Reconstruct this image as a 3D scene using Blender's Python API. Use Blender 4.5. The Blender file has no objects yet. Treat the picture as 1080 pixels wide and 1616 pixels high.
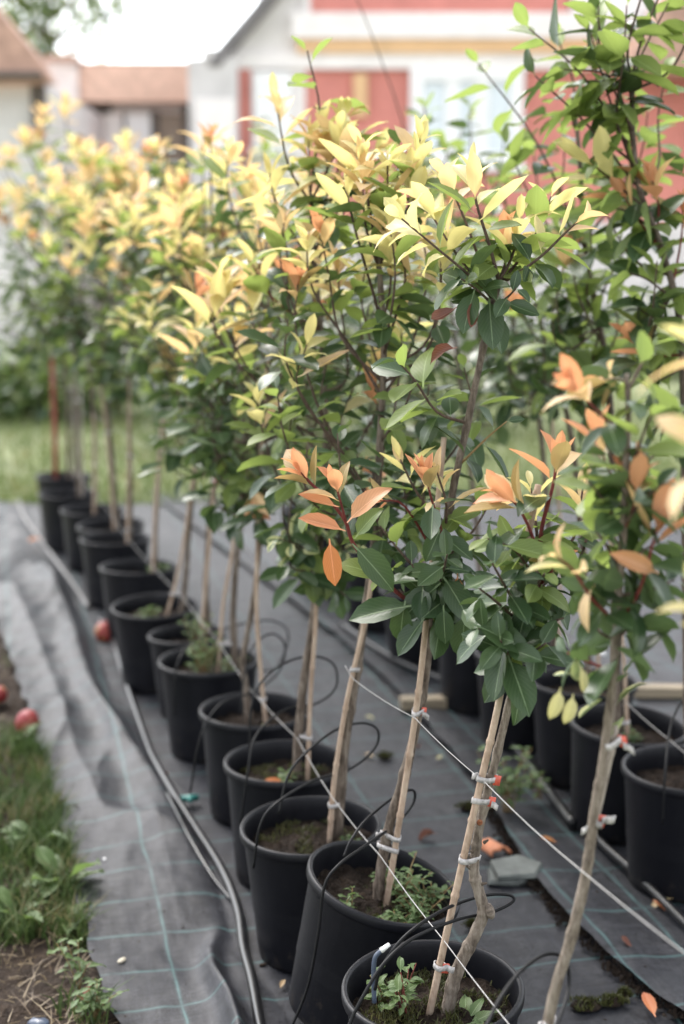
import bpy, math, random
import numpy as np
from mathutils import Vector, Matrix, Quaternion, noise

scene = bpy.context.scene
R = math.radians
random.seed(7)

# ------------------------------------------------------------------ camera
CAM_H = 1.415
PITCH = R(10.7)
FPX = 2150.0                                   # focal length in photograph pixels (1080 x 1616)
cam_d = bpy.data.cameras.new('camera')
cam = bpy.data.objects.new('camera', cam_d)
scene.collection.objects.link(cam)
cam.location = (0, 0, CAM_H)
cam.rotation_euler = (R(90) - PITCH, 0, 0)
cam_d.sensor_fit = 'VERTICAL'
cam_d.sensor_height = 36.0
cam_d.sensor_width = 24.0
cam_d.lens = FPX / 1616 * 36.0
cam_d.clip_start = 0.05
cam_d.clip_end = 600
cam_d.dof.use_dof = True
cam_d.dof.focus_distance = 2.18
cam_d.dof.aperture_fstop = 2.2
cam_d.dof.aperture_blades = 0
scene.camera = cam

# ------------------------------------------------------------------ sky and sun (bright overcast)
SUN_EL, SUN_AZ = R(52), R(-35)                 # azimuth measured from +Y towards +X
world = bpy.data.worlds.new('World')
scene.world = world
world.use_nodes = True
wn, wl = world.node_tree.nodes, world.node_tree.links
wn.clear()
sky = wn.new('ShaderNodeTexSky'); sky.sky_type = 'NISHITA'; sky.sun_disc = False
sky.sun_elevation = SUN_EL; sky.sun_rotation = SUN_AZ
sky.air_density = 1.0; sky.dust_density = 1.5; sky.ozone_density = 1.0
hs = wn.new('ShaderNodeHueSaturation'); hs.inputs['Saturation'].default_value = 0.20
bg = wn.new('ShaderNodeBackground'); bg.inputs['Strength'].default_value = 0.15
wo = wn.new('ShaderNodeOutputWorld')
wl.new(sky.outputs[0], hs.inputs['Color']); wl.new(hs.outputs[0], bg.inputs[0]); wl.new(bg.outputs[0], wo.inputs[0])
sun_d = bpy.data.lights.new('sun', 'SUN')
sun_d.energy = 1.25; sun_d.angle = R(30); sun_d.color = (1.0, 0.94, 0.88)
sun = bpy.data.objects.new('sun', sun_d); scene.collection.objects.link(sun)
sdir = Vector((math.sin(SUN_AZ) * math.cos(SUN_EL), math.cos(SUN_AZ) * math.cos(SUN_EL), math.sin(SUN_EL)))
sun.rotation_euler = sdir.to_track_quat('Z', 'Y').to_euler()
vs = scene.view_settings
vs.view_transform = 'Standard'; vs.look = 'None'; vs.gamma = 1.0; vs.use_curve_mapping = False
vs.exposure = 2.05
scene.cycles.max_bounces = 8; scene.cycles.transparent_max_bounces = 8
scene.cycles.diffuse_bounces = 4; scene.cycles.glossy_bounces = 3; scene.cycles.transmission_bounces = 4
scene.cycles.use_denoising = True
scene.cycles.sample_clamp_indirect = 8.0

# ------------------------------------------------------------------ geometry helpers
CP, SP = math.cos(PITCH), math.sin(PITCH)
def ray(px, py):
    u, v = (px - 540) / FPX, (py - 808) / FPX
    return Vector((u, CP - SP * v, -(SP + CP * v)))
def at(px, py, Y):                              # the point at distance Y in front of the viewer
    d = ray(px, py); t = Y / d.y
    return Vector((d.x * t, Y, CAM_H + d.z * t))
def on(px, py, h=0.0):                          # the point on the level h
    d = ray(px, py); t = (h - CAM_H) / d.z
    return Vector((d.x * t, d.y * t, h))
col = scene.collection
def link(name, mesh, parent=None, mat=None, loc=None):
    o = bpy.data.objects.new(name, mesh)
    col.objects.link(o)
    if mat is not None and mesh is not None and not mesh.materials:
        mesh.materials.append(mat)
    if parent is not None:
        o.parent = parent
    if loc is not None:
        o.location = loc
    return o
def tag(o, label=None, cat=None, group=None, kind=None):
    if label: o['label'] = label
    if cat: o['category'] = cat
    if group: o['group'] = group
    if kind: o['kind'] = kind
    return o
def empty(name, loc, label=None, cat=None, group=None):
    e = bpy.data.objects.new(name, None); e.empty_display_size = 0.1
    col.objects.link(e); e.location = loc
    return tag(e, label, cat, group)

class MB:
    """collects shapes that end up as one mesh"""
    def __init__(s): s.v = []; s.f = []; s.uv = None
    def box(s, x0, x1, y0, y1, z0, z1):
        n = len(s.v)
        s.v += [(x0, y0, z0), (x1, y0, z0), (x1, y1, z0), (x0, y1, z0), (x0, y0, z1), (x1, y0, z1), (x1, y1, z1), (x0, y1, z1)]
        s.f += [tuple(n + i for i in q) for q in ((0, 3, 2, 1), (4, 5, 6, 7), (0, 1, 5, 4), (1, 2, 6, 5), (2, 3, 7, 6), (3, 0, 4, 7))]
        return s
    def tube(s, pts, rad, seg=8, cap=True):
        pts = [Vector(p) for p in pts]
        if not isinstance(rad, (list, tuple)): rad = [rad] * len(pts)
        n0 = len(s.v); ref = None
        for i, p in enumerate(pts):
            t = (pts[min(i + 1, len(pts) - 1)] - pts[max(i - 1, 0)])
            if t.length < 1e-9: t = Vector((0, 0, 1))
            t.normalize()
            if ref is None:
                ref = Vector((1, 0, 0)) if abs(t.x) < 0.9 else Vector((0, 1, 0))
            ref = (ref - t * ref.dot(t)).normalized()
            b = t.cross(ref)
            for k in range(seg):
                a = 2 * math.pi * k / seg
                q = p + (ref * math.cos(a) + b * math.sin(a)) * rad[i]
                s.v.append(tuple(q))
        for i in range(len(pts) - 1):
            for k in range(seg):
                a, b_ = n0 + i * seg + k, n0 + i * seg + (k + 1) % seg
                s.f.append((a, b_, b_ + seg, a + seg))
        if cap:
            s.f.append(tuple(n0 + k for k in reversed(range(seg))))
            m = n0 + (len(pts) - 1) * seg
            s.f.append(tuple(m + k for k in range(seg)))
        return s
    def lathe(s, prof, seg=48, c=(0, 0, 0), closed=False):
        n0 = len(s.v)
        for r, z in prof:
            for k in range(seg):
                a = 2 * math.pi * k / seg
                s.v.append((c[0] + r * math.cos(a), c[1] + r * math.sin(a), c[2] + z))
        for i in range(len(prof) - 1):
            for k in range(seg):
                a, b_ = n0 + i * seg + k, n0 + i * seg + (k + 1) % seg
                s.f.append((a, b_, b_ + seg, a + seg))
        return s
    def mesh(s, name, smooth=True):
        m = bpy.data.meshes.new(name)
        m.from_pydata(s.v, [], s.f)
        if smooth: m.shade_smooth()
        m.update()
        return m
    def build(s, name, mat, parent=None, smooth=True, loc=None):
        return link(name, s.mesh(name, smooth), parent, mat, loc)

def bevel(o, w, seg=2):
    b = o.modifiers.new('bevel', 'BEVEL'); b.width = w; b.segments = seg; b.limit_method = 'ANGLE'
    return o
def spline(pts, n=6):                           # Catmull-Rom through the points
    pts = [Vector(p) for p in pts]
    if len(pts) < 3: return pts
    P = [pts[0] * 2 - pts[1]] + pts + [pts[-1] * 2 - pts[-2]]
    out = []
    for i in range(1, len(P) - 2):
        a, b, c, d = P[i - 1], P[i], P[i + 1], P[i + 2]
        for k in range(n):
            t = k / n
            out.append(0.5 * ((2 * b) + (c - a) * t + (2 * a - 5 * b + 4 * c - d) * t * t + (3 * b - a - 3 * c + d) * t ** 3))
    out.append(pts[-1])
    return out
def rnd(a, b): return random.uniform(a, b)
def rvec(): 
    while True:
        v = Vector((rnd(-1, 1), rnd(-1, 1), rnd(-1, 1)))
        if 0.05 < v.length < 1: return v.normalized()

# ------------------------------------------------------------------ materials
class NT:
    def __init__(s, name):
        s.m = bpy.data.materials.new(name); s.m.use_nodes = True
        s.n = s.m.node_tree.nodes; s.l = s.m.node_tree.links; s.n.clear()
        s.out = s.n.new('ShaderNodeOutputMaterial')
    def node(s, t, **kw):
        n = s.n.new(t)
        for k, v in kw.items(): setattr(n, k, v)
        return n
    def put(s, sock, v):
        if isinstance(v, bpy.types.NodeSocket): s.l.new(v, sock)
        elif v is not None: sock.default_value = v
    def math(s, op, a, b=None, c=None, clamp=False):
        n = s.node('ShaderNodeMath', operation=op, use_clamp=clamp)
        for i, x in enumerate((a, b, c)): s.put(n.inputs[i], x) if x is not None else None
        return n.outputs[0]
    def mix(s, fac, a, b, blend='MIX'):
        n = s.node('ShaderNodeMix', data_type='RGBA', blend_type=blend)
        s.put(n.inputs[0], fac); s.put(n.inputs[6], rgba(a)); s.put(n.inputs[7], rgba(b))
        return n.outputs[2]
    def ramp(s, fac, stops, interp='LINEAR'):
        n = s.node('ShaderNodeValToRGB'); n.color_ramp.interpolation = interp
        e = n.color_ramp.elements
        while len(e) < len(stops): e.new(0.5)
        for el, (p, c) in zip(e, stops): el.position = p; el.color = rgba(c)
        s.put(n.inputs[0], fac); return n.outputs[0]
    def noise(s, scale, detail=4, rough=0.55, vec=None, dist=0.0):
        n = s.node('ShaderNodeTexNoise'); n.inputs['Scale'].default_value = scale
        n.inputs['Detail'].default_value = detail; n.inputs['Roughness'].default_value = rough; n.inputs['Distortion'].default_value = dist
        if vec is not None: s.l.new(vec, n.inputs['Vector'])
        return n.outputs[0]
    def co(s, which='Object'): return s.node('ShaderNodeTexCoord').outputs[which]
    def scaled(s, vec, sc):
        n = s.node('ShaderNodeMapping'); n.inputs['Scale'].default_value = sc; s.l.new(vec, n.inputs[0]); return n.outputs[0]
    def bump(s, h, strength=0.4, dist=0.01):
        n = s.node('ShaderNodeBump'); n.inputs['Strength'].default_value = strength; n.inputs['Distance'].default_value = dist
        s.l.new(h, n.inputs['Height']); return n.outputs[0]
    def bsdf(s, color, rough=0.6, normal=None, spec=0.5, metal=0.0, **kw):
        n = s.node('ShaderNodeBsdfPrincipled')
        s.put(n.inputs['Base Color'], rgba(color)); s.put(n.inputs['Roughness'], rough)
        s.put(n.inputs['Specular IOR Level'], spec); s.put(n.inputs['Metallic'], metal)
        if normal is not None: s.l.new(normal, n.inputs['Normal'])
        for k, v in kw.items(): s.put(n.inputs[k.replace('_', ' ')], v)
        return n.outputs[0]
    def done(s, sh):
        s.l.new(sh, s.out.inputs[0]); return s.m
def rgba(c):
    if isinstance(c, (tuple, list)): return (c[0], c[1], c[2], 1.0)
    return c

M = {}
def simple(name, c, rough=0.6, var=0.25, scale=20, bump=0.0, spec=0.5, coord='Object', stretch=(1, 1, 1), detail=5, dist=0.004):
    t = NT(name); v = t.scaled(t.co(coord), stretch)
    f = t.noise(scale, detail, 0.6, v)
    dk = tuple(x * (1 - var) for x in c); lt = tuple(min(1, x * (1 + var)) for x in c)
    colr = t.ramp(f, [(0.3, dk), (0.7, lt)])
    nm = t.bump(f, bump, dist) if bump else None
    M[name] = t.done(t.bsdf(colr, rough, nm, spec))
    return M[name]

def leaf_material(name, young, mid, tipc, rough, trans, tcol, under, vein=0.25, variegated=None, wear=None):
    t = NT(name)
    uv = t.node('ShaderNodeUVMap'); uv.uv_map = 'uv'
    sx = t.node('ShaderNodeSeparateXYZ'); t.l.new(uv.outputs[0], sx.inputs[0])
    u, v = sx.outputs[0], sx.outputs[1]
    au = t.math('ABSOLUTE', t.math('SUBTRACT', u, 0.5))            # 0 at the midrib .. 0.5 at the margin
    oi = t.node('ShaderNodeObjectInfo').outputs['Random']
    at_ = t.node('ShaderNodeAttribute'); at_.attribute_name = 'rnd'
    r = t.math('FRACT', t.math('ADD', oi, at_.outputs['Fac']))
    r2 = t.math('FRACT', t.math('MULTIPLY', r, 7.31))
    base = t.mix(r, young, mid)
    base = t.mix(t.math('MULTIPLY', t.math('POWER', v, 1.6), t.math('MULTIPLY', r2, 0.8)), base, tipc)
    lat = t.math('SINE', t.math('MULTIPLY', t.math('SUBTRACT', v, t.math('MULTIPLY', au, 0.75)), 62.0))
    latm = t.math('MULTIPLY', t.math('POWER', t.math('MULTIPLY_ADD', lat, 0.5, 0.5), 5.0), vein)
    rib = t.math('LESS_THAN', au, 0.022)
    geo = t.node('ShaderNodeNewGeometry')
    blot = t.noise(45, 3, 0.6, t.co('Object'))
    base = t.mix(t.math('MULTIPLY', blot, 0.28), base, tuple(x * 0.55 for x in mid))
    if wear:
        w = t.ramp(t.noise(70, 3, 0.6, t.co('Object')), [(0.66, (0, 0, 0)), (0.74, (1, 1, 1))])
        base = t.mix(t.math('MULTIPLY', w, 0.6), base, wear)
    if variegated:
        edge = t.math('ADD', au, t.math('MULTIPLY_ADD', blot, 0.35, -0.17))
        base = t.mix(t.ramp(edge, [(0.24, (0, 0, 0)), (0.29, (1, 1, 1))]), base, variegated)
    light = tuple(min(1, x * 1.5 + 0.05) for x in under)
    base = t.mix(latm, base, light)
    base = t.mix(t.math('MULTIPLY', rib, 0.65), base, light)
    base = t.mix(geo.outputs['Backfacing'], base, t.mix(0.75, base, under))
    h = t.math('ADD', t.math('MULTIPLY', lat, 0.5), t.math('MULTIPLY', rib, -1.5))
    nm = t.bump(h, 0.16, 0.0006)
    rg = t.math('ADD', t.math('MULTIPLY_ADD', blot, 0.22, rough - 0.1), t.math('MULTIPLY', geo.outputs['Backfacing'], 0.25))
    p = t.bsdf(base, rg, nm, 0.33)
    tr = t.node('ShaderNodeBsdfTranslucent')
    t.put(tr.inputs[0], t.mix(0.35, tcol, base))
    mx = t.node('ShaderNodeMixShader'); mx.inputs[0].default_value = trans
    t.l.new(p, mx.inputs[1]); t.l.new(tr.outputs[0], mx.inputs[2])
    M[name] = t.done(mx.outputs[0])

leaf_material('leaf_orange', (0.58, 0.24, 0.125), (0.57, 0.34, 0.17), (0.55, 0.17, 0.10), 0.42, 0.42, (0.80, 0.36, 0.16), (0.58, 0.31, 0.18), 0.2)
leaf_material('leaf_yellow', (0.65, 0.58, 0.31), (0.50, 0.49, 0.21), (0.67, 0.51, 0.32), 0.42, 0.50, (0.80, 0.72, 0.28), (0.58, 0.50, 0.22), 0.18)
leaf_material('leaf_amber', (0.62, 0.42, 0.25), (0.64, 0.53, 0.29), (0.61, 0.37, 0.24), 0.42, 0.50, (0.84, 0.60, 0.28), (0.60, 0.42, 0.20), 0.18)
leaf_material('leaf_green', (0.075, 0.125, 0.038), (0.16, 0.215, 0.06), (0.22, 0.25, 0.08), 0.40, 0.46, (0.36, 0.46, 0.10), (0.20, 0.27, 0.09), 0.2)
leaf_material('leaf_dark', (0.016, 0.038, 0.018), (0.046, 0.080, 0.030), (0.030, 0.060, 0.024), 0.33, 0.18, (0.17, 0.27, 0.06), (0.10, 0.145, 0.065), 0.07, wear=(0.16, 0.17, 0.07))
leaf_material('leaf_bronze', (0.17, 0.17, 0.06), (0.32, 0.25, 0.10), (0.55, 0.26, 0.13), 0.42, 0.3, (0.45, 0.32, 0.1), (0.34, 0.26, 0.13), 0.2)
leaf_material('leaf_variegated', (0.05, 0.10, 0.045), (0.08, 0.13, 0.05), (0.06, 0.11, 0.05), 0.36, 0.2, (0.3, 0.36, 0.1), (0.2, 0.24, 0.13), 0.05, variegated=(0.55, 0.55, 0.26))
leaf_material('leaf_pale', (0.42, 0.39, 0.22), (0.33, 0.31, 0.17), (0.18, 0.19, 0.09), 0.45, 0.25, (0.55, 0.50, 0.15), (0.45, 0.42, 0.2), 0.5)
leaf_material('leaf_brown', (0.16, 0.055, 0.03), (0.10, 0.04, 0.03), (0.2, 0.08, 0.04), 0.5, 0.08, (0.3, 0.1, 0.04), (0.2, 0.1, 0.07), 0.2)
leaf_material('leaf_rust', (0.50, 0.17, 0.06), (0.44, 0.19, 0.06), (0.42, 0.10, 0.04), 0.45, 0.2, (0.6, 0.22, 0.06), (0.5, 0.2, 0.1), 0.2)
leaf_material('leaf_weed', (0.05, 0.095, 0.03), (0.095, 0.145, 0.048), (0.07, 0.11, 0.035), 0.5, 0.3, (0.20, 0.32, 0.06), (0.17, 0.23, 0.11), 0.25)

def grass_material(name, a, b, c):
    t = NT(name)
    at_ = t.node('ShaderNodeAttribute'); at_.attribute_name = 'rnd'
    colr = t.ramp(at_.outputs['Fac'], [(0, a), (0.7, b), (1, c)])
    p = t.bsdf(colr, 0.5, None, 0.4)
    tr = t.node('ShaderNodeBsdfTranslucent'); t.l.new(colr, tr.inputs[0])
    mx = t.node('ShaderNodeMixShader'); mx.inputs[0].default_value = 0.3
    t.l.new(p, mx.inputs[1]); t.l.new(tr.outputs[0], mx.inputs[2])
    M[name] = t.done(mx.outputs[0])
grass_material('grass', (0.030, 0.058, 0.016), (0.075, 0.115, 0.033), (0.19, 0.16, 0.08))
grass_material('lawn', (0.10, 0.145, 0.045), (0.15, 0.19, 0.065), (0.26, 0.24, 0.11))
grass_material('straw', (0.15, 0.11, 0.06), (0.25, 0.19, 0.11), (0.10, 0.065, 0.035))
grass_material('moss', (0.028, 0.034, 0.010), (0.065, 0.07, 0.02), (0.12, 0.115, 0.04))

def bark_material(name, a, b, c, sc=1.0):
    t = NT(name); co = t.co('Object')
    n1 = t.noise(85 * sc, 7, 0.7, t.scaled(co, (1, 1, 0.28)))
    n2 = t.noise(260 * sc, 4, 0.6, t.scaled(co, (1, 1, 0.6)))
    n3 = t.noise(24 * sc, 4, 0.6, co)
    colr = t.ramp(n1, [(0.36, a), (0.5, b), (0.64, c)])
    colr = t.mix(t.math('MULTIPLY', n3, 0.5), colr, tuple(x * 0.6 for x in b))
    h = t.math('ADD', n1, t.math('MULTIPLY', n2, 0.5))
    M[name] = t.done(t.bsdf(colr, 0.75, t.bump(h, 0.9, 0.006), 0.3))
bark_material('bark', (0.032, 0.023, 0.017), (0.125, 0.095, 0.073), (0.24, 0.20, 0.165))
bark_material('bark_pale', (0.05, 0.036, 0.027), (0.18, 0.145, 0.115), (0.31, 0.265, 0.22))
bark_material('twig', (0.045, 0.028, 0.022), (0.10, 0.065, 0.048), (0.16, 0.11, 0.085), 2)
bark_material('twig_red', (0.10, 0.018, 0.018), (0.17, 0.032, 0.028), (0.24, 0.07, 0.05), 2)
bark_material('twig_green', (0.24, 0.15, 0.07), (0.30, 0.20, 0.09), (0.36, 0.27, 0.13), 2)
bark_material('cane', (0.24, 0.16, 0.11), (0.40, 0.295, 0.22), (0.48, 0.385, 0.30), 0.7)
bark_material('cane_grey', (0.24, 0.20, 0.17), (0.36, 0.31, 0.27), (0.46, 0.41, 0.36), 0.7)
bark_material('weathered_wood', (0.16, 0.12, 0.09), (0.29, 0.24, 0.19), (0.40, 0.34, 0.28), 0.6)

def pot_material():
    t = NT('pot_plastic'); co = t.co('Object')
    streak = t.noise(26, 5, 0.6, t.scaled(co, (1, 1, 0.12)))
    dust = t.noise(60, 6, 0.7, co)
    f = t.math('MULTIPLY', t.ramp(streak, [(0.42, (0, 0, 0)), (0.75, (1, 1, 1))]), t.math('MULTIPLY_ADD', dust, 0.6, 0.2))
    colr = t.mix(t.math('MULTIPLY', f, 0.5), (0.0036, 0.0038, 0.0060), (0.017, 0.017, 0.021))
    spots = t.ramp(t.noise(190, 3, 0.6, co), [(0.70, (0, 0, 0)), (0.76, (1, 1, 1))])
    colr = t.mix(t.math('MULTIPLY', spots, 0.35), colr, (0.06, 0.052, 0.045))
    sz = t.node('ShaderNodeSeparateXYZ'); t.l.new(co, sz.inputs[0])
    mud = t.ramp(t.math('ADD', t.noise(34, 6, 0.75, co), t.math('MULTIPLY', sz.outputs[2], -1.3)), [(0.50, (0, 0, 0)), (0.62, (1, 1, 1))])
    colr = t.mix(t.math('MULTIPLY', mud, 0.45), colr, (0.045, 0.036, 0.028))
    scr = t.ramp(t.noise(60, 4, 0.7, t.scaled(co, (1, 1, 6))), [(0.70, (0, 0, 0)), (0.73, (1, 1, 1))])
    colr = t.mix(t.math('MULTIPLY', scr, 0.4), colr, (0.05, 0.05, 0.052))
    h = t.noise(420, 2, 0.5, co)
    M['pot'] = t.done(t.bsdf(colr, t.math('MULTIPLY_ADD', dust, 0.25, 0.34), t.bump(h, 0.25, 0.001), 0.24))
pot_material()
def soil_material(name, a, b, c):
    t = NT(name); co = t.co('Object')
    n = t.noise(55, 8, 0.7, co); n2 = t.noise(9, 4, 0.6, co)
    v = t.node('ShaderNodeTexVoronoi'); v.inputs['Scale'].default_value = 130; t.l.new(co, v.inputs['Vector'])
    colr = t.ramp(n, [(0.3, a), (0.55, b), (0.8, c)])
    colr = t.mix(t.ramp(n2, [(0.5, (0, 0, 0)), (0.7, (1, 1, 1))]), colr, tuple(0.6 * x for x in b))
    h = t.math('ADD', n, t.math('MULTIPLY', v.outputs['Distance'], 0.6))
    M[name] = t.done(t.bsdf(colr, 0.9, t.bump(h, 0.9, 0.01), 0.2))
soil_material('soil', (0.007, 0.0045, 0.0033), (0.022, 0.0145, 0.010), (0.062, 0.043, 0.030))
soil_material('soil_pale', (0.012, 0.008, 0.006), (0.036, 0.025, 0.018), (0.085, 0.061, 0.043))

def mat_material(name, base_a, base_b, lines_u, lines_v, lw=0.0022):
    """woven ground cover: fine weave, dusty patches and the teal marker threads"""
    t = NT(name)
    uv = t.node('ShaderNodeUVMap'); uv.uv_map = 'uv'
    sx = t.node('ShaderNodeSeparateXYZ'); t.l.new(uv.outputs[0], sx.inputs[0])
    u, v = sx.outputs[0], sx.outputs[1]
    wob = t.math('MULTIPLY_ADD', t.noise(5, 2, 0.5, t.co('Object')), 0.02, -0.01)
    def line(x, period, off):
        f = t.math('PINGPONG', t.math('ADD', t.math('ADD', x, wob), off), period / 2)
        return t.ramp(f, [(lw, (1, 1, 1)), (lw * 1.9, (0, 0, 0))])
    li = t.math('MAXIMUM', line(u, *lines_u), line(v, *lines_v))
    fade = t.ramp(t.noise(14, 3, 0.6, t.co('Object')), [(0.25, (0.25,) * 3), (0.6, (1,) * 3)])
    li = t.math('MULTIPLY', li, fade)
    wu = t.math('SINE', t.math('MULTIPLY', u, 2 * math.pi / 0.0062))
    wv = t.math('SINE', t.math('MULTIPLY', v, 2 * math.pi / 0.0050))
    weave = t.math('MULTIPLY', wu, wv)
    d1 = t.noise(2.6, 6, 0.62, t.co('Object')); d2 = t.noise(16, 6, 0.7, t.co('Object'))
    strk = t.math('ADD', t.math('MULTIPLY', t.noise(150, 3, 0.65, t.scaled(uv.outputs[0], (0.05, 1, 1))), 0.6), t.math('MULTIPLY', t.noise(150, 3, 0.65, t.scaled(uv.outputs[0], (1, 0.05, 1))), 0.4))
    dust = t.math('MULTIPLY', t.ramp(d1, [(0.36, (0, 0, 0)), (0.68, (1, 1, 1))]), t.math('MULTIPLY_ADD', d2, 0.9, 0.2))
    colr = t.mix(dust, base_a, base_b)
    colr = t.mix(t.math('MULTIPLY_ADD', weave, 0.22, 0.24), colr, tuple(x * 0.35 for x in base_a))
    colr = t.mix(t.ramp(strk, [(0.42, (0, 0, 0)), (0.60, (0.6,) * 3)]), colr, tuple(x * 1.7 for x in base_b))
    spk = t.ramp(t.noise(210, 3, 0.7, t.co('Object')), [(0.36, (0.30,) * 3), (0.64, (1.7,) * 3)])
    colr = t.mix(0.75, colr, spk, 'MULTIPLY')
    stain = t.ramp(t.noise(11, 5, 0.75, t.co('Object'), 1.5), [(0.50, (0, 0, 0)), (0.56, (1, 1, 1)), (0.62, (0, 0, 0))])
    colr = t.mix(t.math('MULTIPLY', stain, 0.4), colr, (0.05, 0.051, 0.056))
    dirt = t.ramp(t.noise(7, 7, 0.7, t.co('Object')), [(0.60, (0, 0, 0)), (0.72, (1, 1, 1))])
    colr = t.mix(t.math('MULTIPLY', dirt, 0.5), colr, (0.022, 0.018, 0.014))
    colr = t.mix(t.math('MULTIPLY', li, 0.55), colr, (0.09, 0.19, 0.19))
    h = t.math('ADD', t.math('MULTIPLY', weave, 0.35), t.math('ADD', d2, t.math('MULTIPLY', strk, 0.5)))
    M[name] = t.done(t.bsdf(colr, t.math('MULTIPLY_ADD', d2, 0.24, 0.38), t.bump(h, 0.45, 0.0020), 0.25))
mat_material('weed_mat', (0.0060, 0.0066, 0.0095), (0.018, 0.0188, 0.0240), (0.30, 0.02), (0.15, 0.03))
mat_material('weed_mat_right', (0.0085, 0.0092, 0.0122), (0.026, 0.027, 0.032), (0.15, 0.04), (0.20, 0.07))

simple('pipe', (0.010, 0.010, 0.011), 0.30, 0.35, 40, 0.12, spec=0.45)
simple('pipe_dusty', (0.10, 0.097, 0.095), 0.45, 0.4, 30, 0.15)
simple('drip', (0.005, 0.005, 0.006), 0.5, 0.2, 60, spec=0.2)
simple('twine', (0.33, 0.32, 0.31), 0.7, 0.25, 300, 0.3)
simple('tape', (0.36, 0.34, 0.335), 0.5, 0.45, 160, 0.3)
simple('tape_red', (0.58, 0.10, 0.06), 0.5, 0.3, 90, 0.3)
bark_material('scar', (0.16, 0.05, 0.025), (0.28, 0.10, 0.045), (0.30, 0.15, 0.08), 2)
simple('apple_red', (0.36, 0.045, 0.05), 0.28, 0.5, 14)
simple('terracotta', (0.44, 0.17, 0.085), 0.75, 0.3, 40, 0.3)
simple('slate', (0.085, 0.094, 0.088), 0.7, 0.35, 26, 0.5)
simple('board', (0.22, 0.18, 0.125), 0.8, 0.4, 18, 0.5, stretch=(0.15, 1, 1))
simple('red_paint', (0.20, 0.036, 0.020), 0.5, 0.3, 30)
simple('blue_plastic', (0.05, 0.065, 0.10), 0.35, 0.2, 30)
simple('label_white', (0.7, 0.7, 0.7), 0.5, 0.1, 30)
simple('teal_plastic', (0.02, 0.16, 0.14), 0.4, 0.3, 30)
simple('stone_pale', (0.42, 0.38, 0.30), 0.7, 0.3, 60, 0.4)
simple('gravel', (0.52, 0.48, 0.42), 0.9, 0.25, 6, 0.3)
simple('field', (0.14, 0.16, 0.075), 0.9, 0.35, 3, 0.3)
simple('plaster_red', (0.56, 0.21, 0.175), 0.8, 0.12, 3, 0.1)
simple('plaster_white', (0.78, 0.74, 0.72), 0.8, 0.08, 3, 0.1)
simple('plaster_cream', (0.68, 0.44, 0.24), 0.8, 0.1, 3, 0.1)
simple('plaster_grey', (0.56, 0.54, 0.53), 0.85, 0.15, 2, 0.1)
simple('brick_pale', (0.62, 0.55, 0.52), 0.85, 0.15, 5, 0.1)
simple('roof_tile', (0.42, 0.26, 0.20), 0.85, 0.3, 6, 0.3)
simple('roof_pink', (0.60, 0.40, 0.31), 0.85, 0.25, 6, 0.3)
simple('roof_grey', (0.17, 0.16, 0.16), 0.8, 0.25, 4, 0.2)
simple('frame_white', (0.76, 0.76, 0.76), 0.5, 0.05, 4)
simple('curtain', (0.74, 0.75, 0.76), 0.8, 0.15, 2)
simple('shade_wood', (0.10, 0.085, 0.075), 0.8, 0.2, 5)
t = NT('glass'); M['glass'] = t.done(t.bsdf((0.55, 0.61, 0.65), 0.08, None, 0.8))
simple('tree_leaf_far', (0.10, 0.17, 0.07), 0.6, 0.4, 0.6)

# ------------------------------------------------------------------ ground
# large sheet that reaches the horizon
g = MB(); n = 28
ys = [-6 + 30 * (i / 40) for i in range(41)] + [30, 40, 55, 80, 120, 200, 400]
xs = [-300, -120, -60, -30, -20] + [-14 + i for i in range(29)] + [20, 30, 60, 120, 300]
for y in ys:
    for x in xs:
        g.v.append((x, y, -0.02 + 0.03 * (noise.noise((x * 0.3, y * 0.3, 0)) - 0.5) * (1 if y > 8 else 0) - 0.02))
W = len(xs)
for j in range(len(ys) - 1):
    for i in range(W - 1):
        a = j * W + i; g.f.append((a, a + 1, a + 1 + W, a + W))
tag(g.build('ground', M['field']), kind='structure')
# pale gravel yard in front of the houses
g = MB()
for j, y in enumerate((17.5, 21, 26, 33)):
    for i in range(25):
        x = -18 + i * 1.5
        g.v.append((x, y + (0.5 * noise.noise((x * 0.4, y, 3))), 0.004))
for j in range(3):
    for i in range(24):
        a = j * 25 + i; g.f.append((a, a + 1, a + 26, a + 25))
tag(g.build('gravel_yard', M['gravel']), kind='structure')

# the woven ground cover under the left row (rumpled along its left edge)
EDGE = [on(*p) for p in ((262, 1800), (215, 1700), (183, 1616), (152, 1545), (130, 1445), (112, 1390), (96, 1290), (62, 1180), (38, 1110), (10, 1020), (-30, 930), (-70, 860), (-90, 815))]
RIDGE = [on(*p) for p in ((440, 1560), (372, 1446), (335, 1395), (272, 1300), (255, 1250), (212, 1190), (150, 1105), (128, 1040), (108, 965), (70, 900))]
RIDGE2 = [on(*p) for p in ((300, 1330), (165, 1290), (120, 1190), (95, 1110), (60, 1020), (20, 930))]
CREASE = [on(*p) for p in ((382, 1452), (350, 1472), (335, 1510), (340, 1560), (365, 1605), (380, 1680))]
CREASE2 = [on(*p) for p in ((372, 1452), (365, 1490), (352, 1530), (362, 1570), (392, 1620))]
def interp_x(pts, y):
    P = sorted(((p.y, p.x) for p in pts))
    if y <= P[0][0]:
        (y0, x0), (y1, x1) = P[0], P[1]
    elif y >= P[-1][0]:
        (y0, x0), (y1, x1) = P[-2], P[-1]
    else:
        for i in range(len(P) - 1):
            if P[i][0] <= y <= P[i + 1][0]:
                (y0, x0), (y1, x1) = P[i], P[i + 1]; break
    return x0 + (x1 - x0) * (y - y0) / (y1 - y0)
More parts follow.
